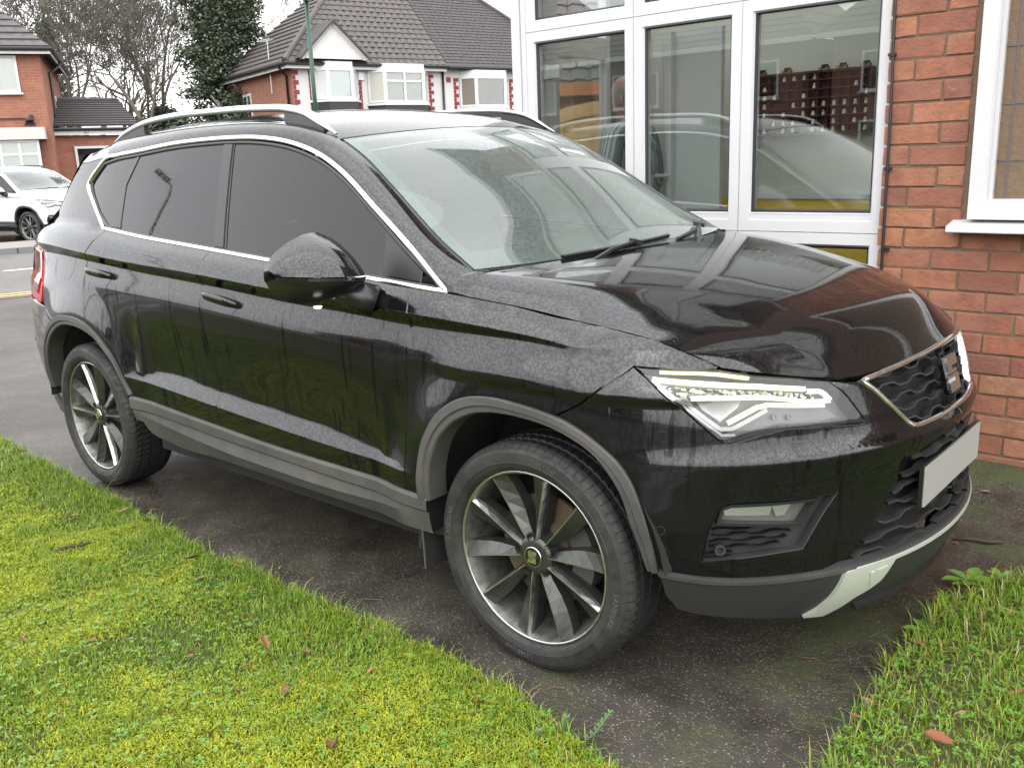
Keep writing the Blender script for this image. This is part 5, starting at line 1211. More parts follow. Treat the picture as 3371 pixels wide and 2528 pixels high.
# left house, turned to follow the bend of the street
lh = thing('brick_house', 'red brick house with dark hipped roof behind the white car', 'house', (-27.43, 9.91, 0), R(62.5))
wallbox('wall', (-8, 0, 0), (0, 7.4, 5.05), 'far_brick', lh)
tiled_slope(lh, (-8.4,-.35,5.05), (.35,-.35,5.05), (-5,3.6,8.6), (-3.6,3.6,8.6), .30, .30, 'roof_lilac', .0, .05)
tiled_slope(lh, (.35,-.35,5.05), (.35,7.75,5.05), (-3.6,3.6,8.6), (-3.6,3.9,8.6), .22, .28, 'roof_slate', .0, .03)
tiled_slope(lh, (.35,7.75,5.05), (-8.4,7.75,5.05), (-3.6,3.9,8.6), (-5,3.9,8.6), .5, .8, 'roof_slate', .0, .03)
m = MB(); m.box((-8.4,-.32,4.86),(.33,-.28,5.04)); m.build('fascia', 'far_upvc', lh); m = MB(); m.box((.29,-.27,4.86),(.33,7.7,5.04)); m.build('fascia', 'far_upvc', lh)
m = MB(); m.tube([(-8.4,-.38,5.0),(.40,-.38,5.0)], .06, 8); m.build('gutter', 'gutter_black', lh); m = MB(); m.tube([(.40,-.38,5.0),(.40,7.75,5.0)], .06, 8); m.build('gutter', 'gutter_black', lh)
downpipe(lh, [(.40,2.9,4.95),(.30,2.5,4.75),(.07,2.2,4.55),(.07,2.2,0)])
window(lh, -1.75, -.62, 3.80, 4.84, 0, 'net_curtain', (-1.2,))
wb = bpy.data.objects.new('bay', None); link(wb, lh)
wallbox('plinth', (-2.2,-.5,0), (-.30,-.002,.9), 'far_brick', wb); window(wb, -2.2, -.32, .9, 2.45, -.43, 'net_curtain', (-1.35,-.85), 2.05); wallbox('canopy', (-2.4,-.62,2.46), (-.12,-.002,2.80), 'old_paint', wb)
m = MB(); frame_box(m, 0, .8, 0, .75, -.05, 0, .07); sw_ = m.build('window', 'far_upvc', lh); sw_.location = (.005, 3.3, 3.2); sw_.rotation_euler = (0, 0, R(90)); m = MB(); m.box((.06,-.02,.06),(.74,-.01,.69)); m.build('pane', 'dark_room', sw_)  # pane is coloured dark to stand in for the unlit room
m = MB(); m.box((-.62,-.16,3.02),(-.40,-.02,3.06)); m.add([(-.66,-.30,2.86),(-.34,-.30,2.86),(-.42,-.04,3.01),(-.60,-.04,3.01)], [(0,1,2,3)]); m.box((-.50,-.14,3.065),(-.40,-.02,3.17)); m.build('security_lamp', 'gutter_black', lh)
m = MB(); m.tube([(-3,-.05,3.07),(-.62,-.05,3.07)], .02, 6); m.tube([(-1.42,-.05,3.07),(-1.42,-.05,2.8)], .02, 6); m.build('conduit', 'gutter_black', lh)
# garage extension between the houses
ga = thing('garage', 'low brick garage with dark tiled lean-to roof joined to the red brick house', 'garage', st(2.62, 13.1), SRZ)
wallbox('wall', (0, 0, 0), (2.75, 5, 2.62), 'far_brick', ga); wallbox('fascia', (0, -.24, 2.62), (2.85, -.19, 2.84), 'far_upvc', ga)
tiled_slope(ga, (0,-.3,2.90), (2.9,-.3,2.90), (0,2.5,3.84), (2.9,2.5,3.84), .26, .30, 'roof_slate', .0, .05)
m = MB(); m.tube([(0,-.31,2.80),(2.9,-.31,2.80)], .05, 8); m.build('gutter', 'gutter_black', ga); m = MB(); m.tube([(0,2.5,3.88),(2.9,2.5,3.88)], .08, 8); m.build('ridge_cap', 'roof_slate', ga)
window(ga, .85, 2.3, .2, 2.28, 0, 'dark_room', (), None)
def text_mesh(name, txt, size, mat, parent, loc, rot=(R(90), 0, 0), ext=.004):
    cu = bpy.data.curves.new('t', 'FONT'); cu.body = txt; cu.size = size; cu.align_x = 'CENTER'; cu.extrude = ext; cu.resolution_u = 2; ob = bpy.data.objects.new('t', cu); C.objects.link(ob)
    me = bpy.data.meshes.new_from_object(ob.evaluated_get(bpy.context.evaluated_depsgraph_get())); bpy.data.objects.remove(ob); me.materials.clear(); me.materials.append(MATS[mat]); o = bpy.data.objects.new(name, me); link(o, parent); o.location = loc; o.rotation_euler = rot; return o
text_mesh('house_number', '27', .17, 'gutter_black', ga, (1.25, -.246, 2.67))
# pair of white rendered houses
rh = thing('rendered_house', 'white rendered house with brown tiled hip roof, small white gable and red quoins', 'house', st(11.1, 13.3), SRZ)
wallbox('wall', (.01, .02, 0), (6.3, 7.6, 5.05), 'orange_brick', rh); wallbox('front_wall', (.002, 0, 0), (6.3, .018, 5.05), 'white_render', rh)
tiled_slope(rh, (-.4,-.4,5.0), (6.3,-.4,5.0), (3.9,3.7,8.9), (6.3,3.7,8.9), .32, .30, 'roof_tile', .030, .04, nmax=300)
tiled_slope(rh, (-.4,8.0,5.0), (-.4,-.4,5.0), (3.9,3.9,8.9), (3.9,3.7,8.9), .32, .60, 'roof_tile', .0, .06)
m = MB(); m.tube([(-.4,-.4,5.06),(3.9,3.7,8.96)], .11, 8); m.build('hip_ridge', 'roof_tile', rh); m = MB(); m.tube([(3.9,3.7,8.96),(6.3,3.7,8.96)], .11, 8); m.build('ridge', 'roof_tile', rh)
wallbox('fascia', (-.33,-.33,4.80), (6.3,-.29,4.97), 'far_upvc', rh); wallbox('fascia', (-.33,-.28,4.80), (-.29,7.8,4.97), 'far_upvc', rh)
m = MB(); m.tube([(-.45,-.45,4.97),(6.3,-.45,4.97)], .06, 8); m.build('gutter', 'gutter_black', rh); m = MB(); m.tube([(-.45,-.45,4.97),(-.45,8.0,4.97)], .06, 8); m.build('gutter', 'gutter_black', rh)
downpipe(rh, [(-.45,.15,4.9),(-.25,.3,4.75),(-.06,.42,4.6),(-.06,.42,0)]); downpipe(rh, [(-.45,7.6,4.9),(-.2,7.0,4.6),(-.06,6.9,4.4),(-.06,6.9,0)]); downpipe(rh, [(6.25,-.07,4.9),(6.25,-.07,0)])
# gable over the first bay
gm = bpy.data.objects.new('gable', None); link(gm, rh)
m = MB(); m.prism([(.30,5.12),(2.55,5.12),(1.42,6.22)], -.62, -.50, 1); m.build('gable_wall', 'white_render', gm)
m = MB()
for (p0_, p1_) in (((.10,5.10),(1.42,6.38)),((2.75,5.10),(1.42,6.38))): m.add([(p0_[0],-.72,p0_[1]),(p1_[0],-.72,p1_[1]),(p1_[0],-.60,p1_[1]-.17),(p0_[0]+(.17 if p0_[0]<1 else -.17),-.60,p0_[1]-.02),(p0_[0],-.60,p0_[1]),(p1_[0],-.60,p1_[1])], [(0,1,5,4),(0,1,2,3)])
m.build('barge_board', 'far_upvc', gm)
m = MB(); 
for (p0_, p1_) in (((.02,5.12),(1.42,6.46)),((2.83,5.12),(1.42,6.46))): m.add([(p0_[0],-.80,p0_[1]),(p1_[0],-.80,p1_[1]),(p1_[0],1.3,p1_[1]),(p0_[0],-.1,p0_[1]),(p0_[0],-.80,p0_[1]-.10),(p1_[0],-.80,p1_[1]-.10)], [(0,1,2,3),(4,5,1,0)])
m.build('gable_roof', 'roof_slate', gm)
def bay_front(parent, x0, x1, sil, top, lead, fill, flat=False):
    b_ = bpy.data.objects.new('bay', None); link(b_, parent); d_ = .55
    m = MB(); m.prism([(x0-.05,-.001),(x0+.42,-d_),(x1-.42,-d_),(x1+.05,-.001)], .9, sil-.42, 2); m.build('panel', 'white_render', b_)
    m = MB(); m.prism([(x0-.07,-.001),(x0+.40,-d_-.03),(x1-.40,-d_-.03),(x1+.07,-.001)], sil-.42, sil-.10, 2); m.build('band', 'gutter_black', b_)
    m = MB(); m.prism([(x0-.12,-.001),(x0+.37,-d_-.10),(x1-.37,-d_-.10),(x1+.12,-.001)], sil-.10, sil-.02, 2); m.build('sill', 'far_upvc', b_)
    m = MB(); m.prism([(x0-.05,-.001),(x0+.42,-d_),(x1-.42,-d_),(x1+.05,-.001)], top, top+.25, 2); m.build('head', 'far_upvc', b_)
    w_ = window(b_, x0+.44, x1-.44, sil, top, -d_+.07, fill, lead, top-.38 if lead else None)
    for sg, xa, xb in ((-1, x0, x0+.44), (1, x1, x1-.44)):
        m = MB(); L_ = math.hypot(.44, d_); frame_box(m, 0, L_, 0, top-sil, -.05, 0, .07); o = m.build('window', 'far_upvc', b_)
        o.location = (xa, -.02, sil) if sg < 0 else (xb, -d_+.02, sil); o.rotation_euler = (0, 0, math.atan2(-d_, .44) if sg < 0 else math.atan2(d_, .44))
        m = MB(); m.box((.06,-.02,.06),(L_-.06,-.01,top-sil-.06)); m.build('pane', fill, o)
bay_front(rh, .70, 2.55, 3.74, 4.80, (), 'blind'); bay_front(rh, 3.0, 5.55, 3.62, 4.78, (4.28,), 'net_curtain')
def quoins(parent, x, z0, z1, y=-.002, mat='quoin_red', n=14, dirn=1):
    for k_ in range(n):
        z_ = z0+(z1-z0)*k_/n; w_ = .22 if k_ % 2 else .11; m = MB(); m.box((x if dirn > 0 else x-w_, y-.02, z_), (x+w_ if dirn > 0 else x, y, z_+(z1-z0)/n-.015)); m.build('quoin', mat, parent)
quoins(rh, .0, 2.4, 4.78, dirn=1); quoins(rh, .62, 2.6, 4.78, dirn=1, n=10); quoins(rh, 2.72, 2.6, 4.7, dirn=-1); quoins(rh, 5.62, 2.6, 4.72, dirn=1)
m = MB(); frame_box(m, 0, 1.0, 0, 1.35, -.05, 0, .10); o = m.build('window', 'far_upvc', rh); o.location = (.006, 5.5, 2.95); o.rotation_euler = (0, 0, R(-90)); m = MB(); m.box((.08,-.02,.08),(.92,-.01,1.27)); m.build('pane', 'window_pane', o); m = MB(); m.box((.46,-.04,.1),(.54,-.021,1.25)); m.build('mullion', 'far_upvc', o)
ae = MB(); ae.tube([(-.1,1.9,4.1),(-.1,1.9,6.0)], .022, 6); ae.tube([(-.1,2.6,6.0),(-.1,1.7,6.05)], .015, 6)
for q in range(5): ae.tube([(-.3,2.5-q*.18,6.01),(.1,2.5-q*.18,6.01)], .010, 4)
ae.build('aerial', 'grey_steel', rh)
wallbox('alarm_box', (2.58,-.10,4.45), (2.80,-.02,4.72), 'far_upvc', rh)
r2 = thing('rendered_house', 'white rendered house with dark fine tiled roof and one wide bay window', 'house', st(17.42, 13.3), SRZ)
wallbox('wall', (0, 0, 0), (6.6, 7.6, 5.05), 'white_render', r2)
tiled_slope(r2, (0,-.4,5.0), (6.9,-.4,5.0), (0,3.7,8.9), (2.8,3.7,8.9), .20, .26, 'roof_slate', .010, .03)
tiled_slope(r2, (6.9,-.4,5.0), (6.9,8.0,5.0), (2.8,3.7,8.9), (2.8,3.9,8.9), .4, .6, 'roof_slate', .0, .03)
m = MB(); m.tube([(0,3.7,8.95),(2.8,3.7,8.95)], .11, 8); m.tube([(2.8,3.7,8.95),(6.9,-.4,5.05)], .09, 8); m.build('hip_ridge', 'roof_slate', r2)
m = MB(); m.tube([(0,-.45,4.95),(6.9,-.45,4.95)], .07, 8); m.build('gutter', 'gutter_black', r2)
bay_front(r2, .75, 3.05, 3.46, 4.62, (), 'curtain'); quoins(r2, .45, 2.5, 4.6, dirn=1); quoins(r2, 3.15, 2.5, 4.6, dirn=1)
wallbox('air_brick', (.12,-.02,4.42), (.32,-.002,4.62), 'quoin_red', r2)
# street lamp
la = thing('street_lamp', 'slim green street lamp post in front of the white rendered house', 'lamp post', st(6.78, 1.2, .10))
m = MB(); m.tube([(0,0,0),(0,0,1.1)], .085, 12); m.build('base', 'lamp_green', la, smooth=True); m = MB(); m.tube([(0,0,1.1),(0,0,4.95)], [.055,.045], 12); m.build('post', 'lamp_green', la, smooth=True)
m = MB(); m.obox((.16,-.10,5.02), (.34*.8,-.34*.6,.02), (.09*.6,.09*.8,0), (0,0,.055)); m.build('lantern', 'far_upvc', la)
# houses on this side of the street, behind the viewer: they show in the porch glass and in the car's paint
def semi(x0, label, rz=180):
    h = thing('brick_house', label, 'house', (x0, -26., 0), R(180))
    wallbox('wall', (0, 0, 0), (8.9, 7, 5.1), 'brown_brick', h)
    tiled_slope(h, (-.4,-.4,5.05), (9.3,-.4,5.05), (3.0,3.5,8.6), (5.9,3.5,8.6), .35, .5, 'roof_brown', .0, .04)
    tiled_slope(h, (-.4,7.4,5.05), (-.4,-.4,5.05), (3.0,3.6,8.6), (3.0,3.5,8.6), .7, .9, 'roof_brown', .0, .03); tiled_slope(h, (9.3,-.4,5.05), (9.3,7.4,5.05), (5.9,3.5,8.6), (5.9,3.6,8.6), .7, .9, 'roof_brown', .0, .03)
    m = MB(); m.box((-.42,-.44,4.88),(9.32,-.40,5.06)); m.build('fascia', 'far_upvc', h)
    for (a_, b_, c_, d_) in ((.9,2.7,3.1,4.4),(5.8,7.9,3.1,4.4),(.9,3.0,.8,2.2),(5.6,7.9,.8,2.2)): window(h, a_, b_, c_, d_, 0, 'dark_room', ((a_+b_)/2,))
    return h
semi(-2.4, 'brown brick house with hipped roof reflected in the widest porch pane'); semi(-12.3, 'brown brick house with hipped roof reflected in the middle porch pane'); semi(-22.2, 'brown brick house with hipped roof reflected in the end porch pane'); semi(7.4, 'brown brick house with hipped roof behind the viewer, facing the car bonnet')
# tiled roof of the outbuilding seen through the porch
ob = thing('outbuilding', 'low outbuilding with lilac grey tiled roof beyond the pine gate', 'outbuilding', (-7.6, 8.6, 0), R(38))
wallbox('wall', (0, 0, 0), (5.5, 3, 2.35), 'far_brick', ob); tiled_slope(ob, (-.3,-.3,2.3), (5.8,-.3,2.3), (-.3,2.6,4.4), (5.8,2.6,4.4), .30, .28, 'roof_lilac', .03, .04)
bpy.data.objects['brickwork'].data.materials[0] = MATS['far_brick']

# the house behind the porch: upper storey and roof, out of the picture but seen in the windscreen and bonnet
own = thing('brick_house', 'red brick house that the glazed porch and leaded window belong to', 'house', (-2.15, 2.75, 0))
wallbox('wall', (0, 0, 2.95), (9.5, 7, 5.3), 'brown_brick', own); wallbox('ground_floor', (.3, .02, 0), (9.5, 7, 2.948), 'brown_brick', own); wallbox('bay', (2.30, -1.26, 2.76), (6.2, -.002, 5.3), 'brown_brick', own)
window(own, .6, 1.8, 3.5, 4.8, 0, 'net_curtain', (1.2,)); window(own, 2.9, 5.6, 3.4, 4.8, -1.26, 'net_curtain', (3.8, 4.7))
tiled_slope(own, (-.4,-.4,5.28), (9.9,-.4,5.28), (2.6,3.4,8.7), (6.9,3.4,8.7), .35, .45, 'roof_brown', .0, .04); tiled_slope(own, (-.4,7.4,5.28), (-.4,-.4,5.28), (2.6,3.6,8.7), (2.6,3.4,8.7), .7, .9, 'roof_brown', .0, .03)
m = MB(); m.box((-.42,-.44,5.12),(9.9,-.40,5.29)); m.build('fascia', 'far_upvc', own); wallbox('bay_roof', (2.1,-1.5,5.30), (6.4,-.41,5.42), 'roof_brown', own)
tl_ = thing('street_lamp', 'tall grey street lamp seen mirrored in the rear side window', 'lamp post', (-21.5, -10.0, .10))
m = MB(); m.tube([(0,0,0),(0,0,1.3)], .10, 12); m.build('base', 'grey_steel', tl_, smooth=True); m = MB(); m.tube([(0,0,1.3),(0,0,7.6),(0,.15,8.05),(0,.55,8.2)], [.09,.07,.06,.05], 10); m.build('post', 'gutter_black', tl_, smooth=True); m = MB(); m.obox((0,.85,8.2), (.13,0,0), (0,.42,.02), (0,0,.09)); m.build('lantern', 'gutter_black', tl_)
# ---------------------------------------------------------------- trees
def tree_mats():
    t = NT('bark'); t.done(t.pbsdf(t.mix(t.noise(6, 4, .6, t.obj()), (.085, .072, .055), (.17, .155, .12)), .9))
    plain('twig', (.090, .082, .064), .9)
    t = NT('conifer'); t.done(t.pbsdf(t.mix(t.noise(1.3, 4, .7, t.obj()), (.045, .066, .044), (.14, .17, .105)), .8))
    t = NT('ivy'); t.done(t.pbsdf(t.mix(t.noise(2.5, 4, .7, t.obj()), (.010, .020, .010), (.040, .058, .022)), .6))
tree_mats()
def bare_tree(name, label, loc, height, seed, spread=1., lean=(0, 0), group=None, levels=7, r0=.22):
    r_ = np.random.default_rng(seed); root = thing(name, label, 'tree', loc, 0, group)
    thick, thin = MB(), MB()
    def branch(p0, d, L, rad, lv):
        n = 4 if lv > 2 else 3; pts = [p0]; q = p0.copy(); dd = d.copy()
        for i in range(n):
            dd = dd+r_.normal(0, .13, 3)+np.array([0, 0, .05 if lv < levels else .02]); dd /= np.linalg.norm(dd); q = q+dd*L/n; pts.append(q.copy())
        rr = np.linspace(rad, rad*.62, len(pts))
        if rad > .022: thick.tube(pts, list(rr), 6 if rad > .08 else 4, cap=False)
        else: thin.tube(pts, [max(x, .011) for x in rr], 3, cap=False)
        if lv <= 0: return
        k = (3 if lv >= levels-1 else r_.integers(2, 4)) + (1 if lv <= 2 else 0)
        for i in range(k):
            f = r_.uniform(.45, 1.) if i else 1.; j = min(len(pts)-1, max(1, int(round(f*n)))); az = r_.uniform(0, 2*math.pi); el = r_.uniform(.25, .75)*spread
            a = np.cross(dd, [.3, .1, .9]); a /= np.linalg.norm(a)+1e-9; b = np.cross(dd, a); nd = dd*math.cos(el)+(a*math.cos(az)+b*math.sin(az))*math.sin(el); nd /= np.linalg.norm(nd)
            branch(pts[j], nd, L*r_.uniform(.62, .82), rr[j]*r_.uniform(.55, .72), lv-1)
    d0 = np.array([lean[0], lean[1], 1.]); d0 /= np.linalg.norm(d0)
    branch(np.zeros(3), d0, height*.28, r0, levels)
    thick.build('trunk', 'bark', root, smooth=True, fix=False); thin.build('crown', 'twig', root, fix=False, kind='stuff'); return root
def ray_at(u, d):
    """ground point straight ahead of heading u (degrees) at distance d from the drive"""
    return (1.55+d*math.cos(R(u)), -2.71+d*math.sin(R(u)), 0)
TG = 'bare trees behind the houses'
specs = [(158.5,52,15,1.),(155.5,46,16,.9),(153.2,58,17,1.),(151.2,44,13,1.),(150.0,50,16,.8),(154.4,60,18,.9),(152.3,48,12,1.1),(156.8,56,17,1.),(151.9,54,17,.9)]
words = ['bare winter tree with upright twiggy limbs behind the red brick house', 'tall bare tree with arching limbs above the red house roof', 'broad bare tree rising behind the garage roof', 'many stemmed bare tree just behind the garage', 'bare tree with dark twisted limbs left of the conifer', 'tallest bare tree in the back row above the garage', 'short spreading bare tree low behind the garage ridge', 'bare tree leaning over the hip of the red house roof', 'slender bare tree with steep limbs beside the ivy clad trunk']
for i, ((u, d, h, sp), w_) in enumerate(zip(specs, words)): bare_tree('bare_tree', w_, ray_at(u, d), h, 30+i, sp, (random.uniform(-.15, .15), random.uniform(-.15, .15)), TG, 7, .20)
bare_tree('bare_tree', 'pale fine twigged tree behind the brown roof of the rendered house', ray_at(143.2, 66), 18, 77, 1.1, (0, 0), TG, 7, .16)
def leaf_cloud(pts, nrm, size, r_, mat, name, parent, kind='stuff', thin=.35):
    """small leaf-spray faces at given points"""
    n = len(pts); az = r_.uniform(0, 2*math.pi, n); s = size*r_.uniform(.5, 1.3, n)
    u = np.stack([np.cos(az), np.sin(az), r_.uniform(-.9, .1, n)], -1); u /= np.linalg.norm(u, axis=1, keepdims=True); v = np.cross(u, nrm+r_.normal(0, .4, (n, 3))); v /= np.linalg.norm(v, axis=1, keepdims=True)+1e-9
    V = np.concatenate([pts-u*s[:, None]*.5, pts+v*s[:, None]*thin, pts+u*s[:, None]*.6, pts-v*s[:, None]*thin], 1).reshape(-1, 3)
    F = np.arange(n*4).reshape(-1, 4); return mesh(name, V, F, mat, parent, False, kind=kind)
def conifer(loc, h, w, seed, label, n=15000, name='conifer_tree'):
    r_ = np.random.default_rng(seed); root = thing(name, label, 'tree', loc)
    m = MB(); m.tube([(0,0,0),(0,0,h*.95)], [.30,.04], 7); m.build('trunk', 'bark', root)
    nb = 260; base = []; 
    for i in range(nb):
        f = (i+r_.uniform(0, 1))/nb; z = h*(.03+.95*f); rad = w*(1-.85*f**1.25)*(.60+.75*r_.random())*min(1., .7+f*3); az = r_.uniform(0, 2*math.pi); k = int(n/nb)
        t = r_.random(k)**.6; side_ = r_.normal(0, .30+.25*t, k); L = rad*t
        x = np.cos(az)*L-np.sin(az)*side_; y = np.sin(az)*L+np.cos(az)*side_; zz = z+.25*L-.16*L*L*.4+r_.normal(0, .16, k)
        base.append(np.stack([x, y, zz], -1))
    P = np.vstack(base); leaf_cloud(P, np.tile([0, 0, 1.], (len(P), 1)), .15, r_, 'conifer', 'crown', root)
    return root
conifer(ray_at(146.9, 43), 17, 2.15, 5, 'tall dark conifer standing between the two rows of houses', 120000)
conifer(ray_at(150.6, 47), 4.2, 1.3, 6, 'lower dark evergreen at the foot of the bare trees', 20000, 'evergreen_tree')
conifer(ray_at(145.9, 41), 4.4, 1.6, 8, 'short dark evergreen beside the orange brick side wall', 16000, 'evergreen_tree')
conifer(ray_at(156.0, 50), 8.5, 1.3, 9, 'ivy clad dark trunk behind the red brick house', 12000, 'evergreen_tree')
conifer(ray_at(132.6, 58), 10.2, .9, 12, 'small evergreen tip showing over the dark fine tiled roof', 1500, 'evergreen_tree')
def hedge(loc, rx, ry, rz, seed, label, n=5000):
    r_ = np.random.default_rng(seed); root = thing('hedge', label, 'hedge', loc); q = r_.normal(0, 1, (n, 3)); q /= np.linalg.norm(q, axis=1, keepdims=True); q = q*(r_.random((n, 1))**.33)*[rx, ry, rz]; q = q[q[:, 2] > -rz*.5]; q[:, 2] += rz*.5
    leaf_cloud(q, np.tile([0, 0, 1.], (len(q), 1)), .3, r_, 'ivy', 'foliage', root)
hedge(ray_at(150.4, 40), 3.2, 2.0, 2.2, 3, 'dark evergreen hedge behind the garage', 9000)
# white car across the street: the same kind of SUV body in white
plain('white_car_paint', (.58, .58, .575), .15)
wc = thing('white_car', 'white SUV parked in front of the red brick house', 'car', st(.80, 4.5, 0), R(13))
ov = {'black_paint': 'white_car_paint', 'chrome': 'satin_black', 'satin_silver': 'satin_black', 'grey_plastic': 'black_plastic', 'daylight_strip': 'chrome', 'daylight_white': 'chrome', 'privacy_glass': 'privacy_glass', 'skid_silver': 'white_car_paint', 'puddle_lamp': 'satin_black'}
def copy_car(src, parent, top=True):
    for ch in list(src.children):
        n_ = ch.name.split('.')[0]
        if n_ in ('lettering', 'tread_slots', 'bolt', 'washer_cover', 'number_plate', 'parking_sensor', 'mud_flap'): continue
        c = ch.copy(); C.objects.link(c); c.parent = parent
        if c.type == 'MESH':
            for i, sl in enumerate(c.material_slots):
                mn = sl.material.name if sl.material else ''
                if mn in ov: sl.link = 'OBJECT'; sl.material = MATS[ov[mn]]
        copy_car(ch, c, False)
copy_car(car, wc)
# ---------------------------------------------------------------- man standing inside the porch
def person():
    t = NT('skin'); t.done(t.pbsdf(t.mix(t.noise(25, 4, .6, t.obj()), (.36, .21, .165), (.27, .15, .115)), .55))
    t = NT('jacket'); co = t.obj(); t.done(t.pbsdf(t.mix(t.ramp(t.n('TexWave', {'Vector': co, 'Scale': 14., 'Distortion': 3.}).outputs[1], (.4, 0.), (.6, 1.)), (.16, .18, .20), (.34, .36, .37)), .7))
    plain('jacket_dark', (.03, .04, .045), .8); plain('hair_grey', (.25, .23, .21), .9); plain('eye', (.02, .02, .02), .3); plain('shoe', (.02, .02, .02), .6); plain('lips', (.36, .15, .12), .6)
    root = thing('person', 'bald man in a grey striped jacket standing inside the porch, looking out', 'person', (-1.555, 1.985, .12), R(176))
    # local: +x forward (towards the porch's glazed end), z up
    J = {}; vs = []; es = []; rs = []
    def v(n, p_, r_): J[n] = len(vs); vs.append(p_); rs.append(r_)
    def e(*ns):
        for a, b in zip(ns, ns[1:]): es.append((J[a], J[b]))
    v('pel', (0,0,.95), (.15,.12)); v('waist', (0,0,1.10), (.16,.13)); v('chest', (.0,0,1.30), (.18,.13)); v('neckb', (-.01,0,1.46), (.09,.08)); v('neck', (.005,0,1.52), (.058,.058))
    e('pel','waist','chest','neckb','neck')
    for s, k in ((1,'l'),(-1,'r')):
        v('sh'+k, (0,.17*s,1.42), (.075,.075)); v('el'+k, (-.02,.25*s,1.15), (.055,.055)); v('wr'+k, (.12,.22*s,.96), (.036,.036)); e('neckb','sh'+k,'el'+k,'wr'+k)
        v('hip'+k, (0,.09*s,.88), (.10,.10)); v('kn'+k, (.02,.10*s,.49), (.065,.065)); v('an'+k, (-.01,.10*s,.10), (.045,.045)); v('to'+k, (.14,.11*s,.035), (.04,.03)); e('pel','hip'+k,'kn'+k,'an'+k,'to'+k)
    me = bpy.data.meshes.new('body'); me.from_pydata(vs, es, []); o = bpy.data.objects.new('body', me); link(o, root)
    sk = o.modifiers.new('skin', 'SKIN'); 
    for i, r_ in enumerate(rs): me.skin_vertices[0].data[i].radius = r_
    me.skin_vertices[0].data[0].use_root = True; sd = o.modifiers.new('sub', 'SUBSURF'); sd.levels = 2; sd.render_levels = 2
    dg = bpy.context.evaluated_depsgraph_get(); m2 = bpy.data.meshes.new_from_object(o.evaluated_get(dg)); bpy.data.objects.remove(o); o = bpy.data.objects.new('body', m2); link(o, root); m2.materials.clear(); m2.materials.append(MATS['jacket']); m2.polygons.foreach_set('use_smooth', [True]*len(m2.polygons))
    for mm in ('jacket_dark', 'shoe', 'skin'): m2.materials.append(MATS[mm])
    for p_ in m2.polygons:
        z = p_.center.z
        if z < .09: p_.material_index = 2
        elif z < .93 and abs(p_.center.y) < .19: p_.material_index = 1
        elif z > 1.49: p_.material_index = 3
    # head: profile rings bulged into a face looking along +x
    n, k = 26, 28; G = []
    for i in range(n):
        f = i/(n-1); z = 1.50+.255*f; half = [(0,.045,.055),(.08,.060,.060),(.2,.080,.066),(.35,.092,.070),(.5,.098,.074),(.7,.102,.077),(.85,.085,.066),(.95,.052,.042),(1.,.004,.004)]
        fx = np.interp(f, [h[0] for h in half], [h[1] for h in half]); fy = np.interp(f, [h[0] for h in half], [h[2] for h in half]); row = []
        for j in range(k):
            a = 2*math.pi*j/k; x, y = fx*math.cos(a), fy*math.sin(a); g = max(0, math.cos(a))**10; 
            bump = .0
            bump += .026*math.exp(-((f-.43)/.055)**2)*max(0, math.cos(a))**60 + .012*math.exp(-((f-.52)/.06)**2)*max(0, math.cos(a))**60   # nose
            bump += .008*math.exp(-((f-.23)/.035)**2)*g + .010*math.exp(-((f-.09)/.05)**2)*g - .006*math.exp(-((f-.16)/.02)**2)*g           # lips, chin
            bump += .008*math.exp(-((f-.62)/.04)**2)*max(0, math.cos(a))**3 - .008*math.exp(-((f-.54)/.03)**2)*(max(0, math.cos(a-.42))**30+max(0, math.cos(a+.42))**30)
            row.append((x+bump*math.cos(a)+.018, y+bump*math.sin(a), z))
        G.append(row)
    m = MB(); m.grid(np.array(G), closed_v=True); hd = m.build('head', 'skin', root, smooth=True)
    for s in (1, -1):
        m = MB(); c_ = np.array([.004, .076*s, 1.615]); m.grid(np.array([[c_+np.array([.020*math.cos(t)*q, .012*s*(1-q*.6), .032*math.sin(t)*q]) for q in (.15, .6, 1., .8)] for t in np.linspace(0, 2*math.pi, 14, endpoint=False)]), closed_u=True); m.build('ear', 'skin', hd, smooth=True)
        m = MB(); c_ = np.array([.098, .030*s, 1.634]); m.grid(np.array([[c_+.011*np.array([math.cos(u_)*math.cos(w_), math.cos(u_)*math.sin(w_), math.sin(u_)]) for u_ in np.linspace(-1.5, 1.5, 7)] for w_ in np.linspace(0, 2*math.pi, 10, endpoint=False)]), closed_u=True); m.build('eye', 'eye', hd, smooth=True)
    m = MB(); m.grid(np.array([[(.118-.01*abs(q), .022*q, 1.549+dz) for q in np.linspace(-1, 1, 7)] for dz in (-.004, .003)])); m.build('mouth', 'lips', hd)
    # cropped hair round the back and sides
    hg = []
    for i in range(9, 23):
        row = []
        for j in range(k):
            a = 2*math.pi*j/k
            if math.cos(a) > .35: continue
            x, y, z = G[i][j]; row.append((.018+(x-.018)*1.03, y*1.03, z))
        hg.append(row)
    m = MB(); m.grid(np.array(hg[:9])); m.build('hair', 'hair_grey', hd, smooth=True)
    for s in (1, -1):
        m = MB(); w0_ = np.array([.12, .22*s, .96]); dn = np.array([.25, -.05*s, -.95]); dn /= np.linalg.norm(dn)
        m.tube([w0_, w0_+dn*.045, w0_+dn*.095], [.034, .042, .036], 8)
        for q in range(4): b_ = w0_+dn*.09+np.array([(-.030+.02*q), 0, 0]); m.tube([b_, b_+dn*.035, b_+dn*(.062+.008*(q in (1, 2)))+np.array([.008, -.006*s, 0])], [.010, .009, .007], 6)
        b_ = w0_+dn*.03+np.array([.035, 0, 0]); m.tube([b_, b_+dn*.03+np.array([.018, 0, 0]), b_+dn*.06+np.array([.022, 0, 0])], [.012, .010, .008], 6); m.build('hand', 'skin', root, smooth=True)
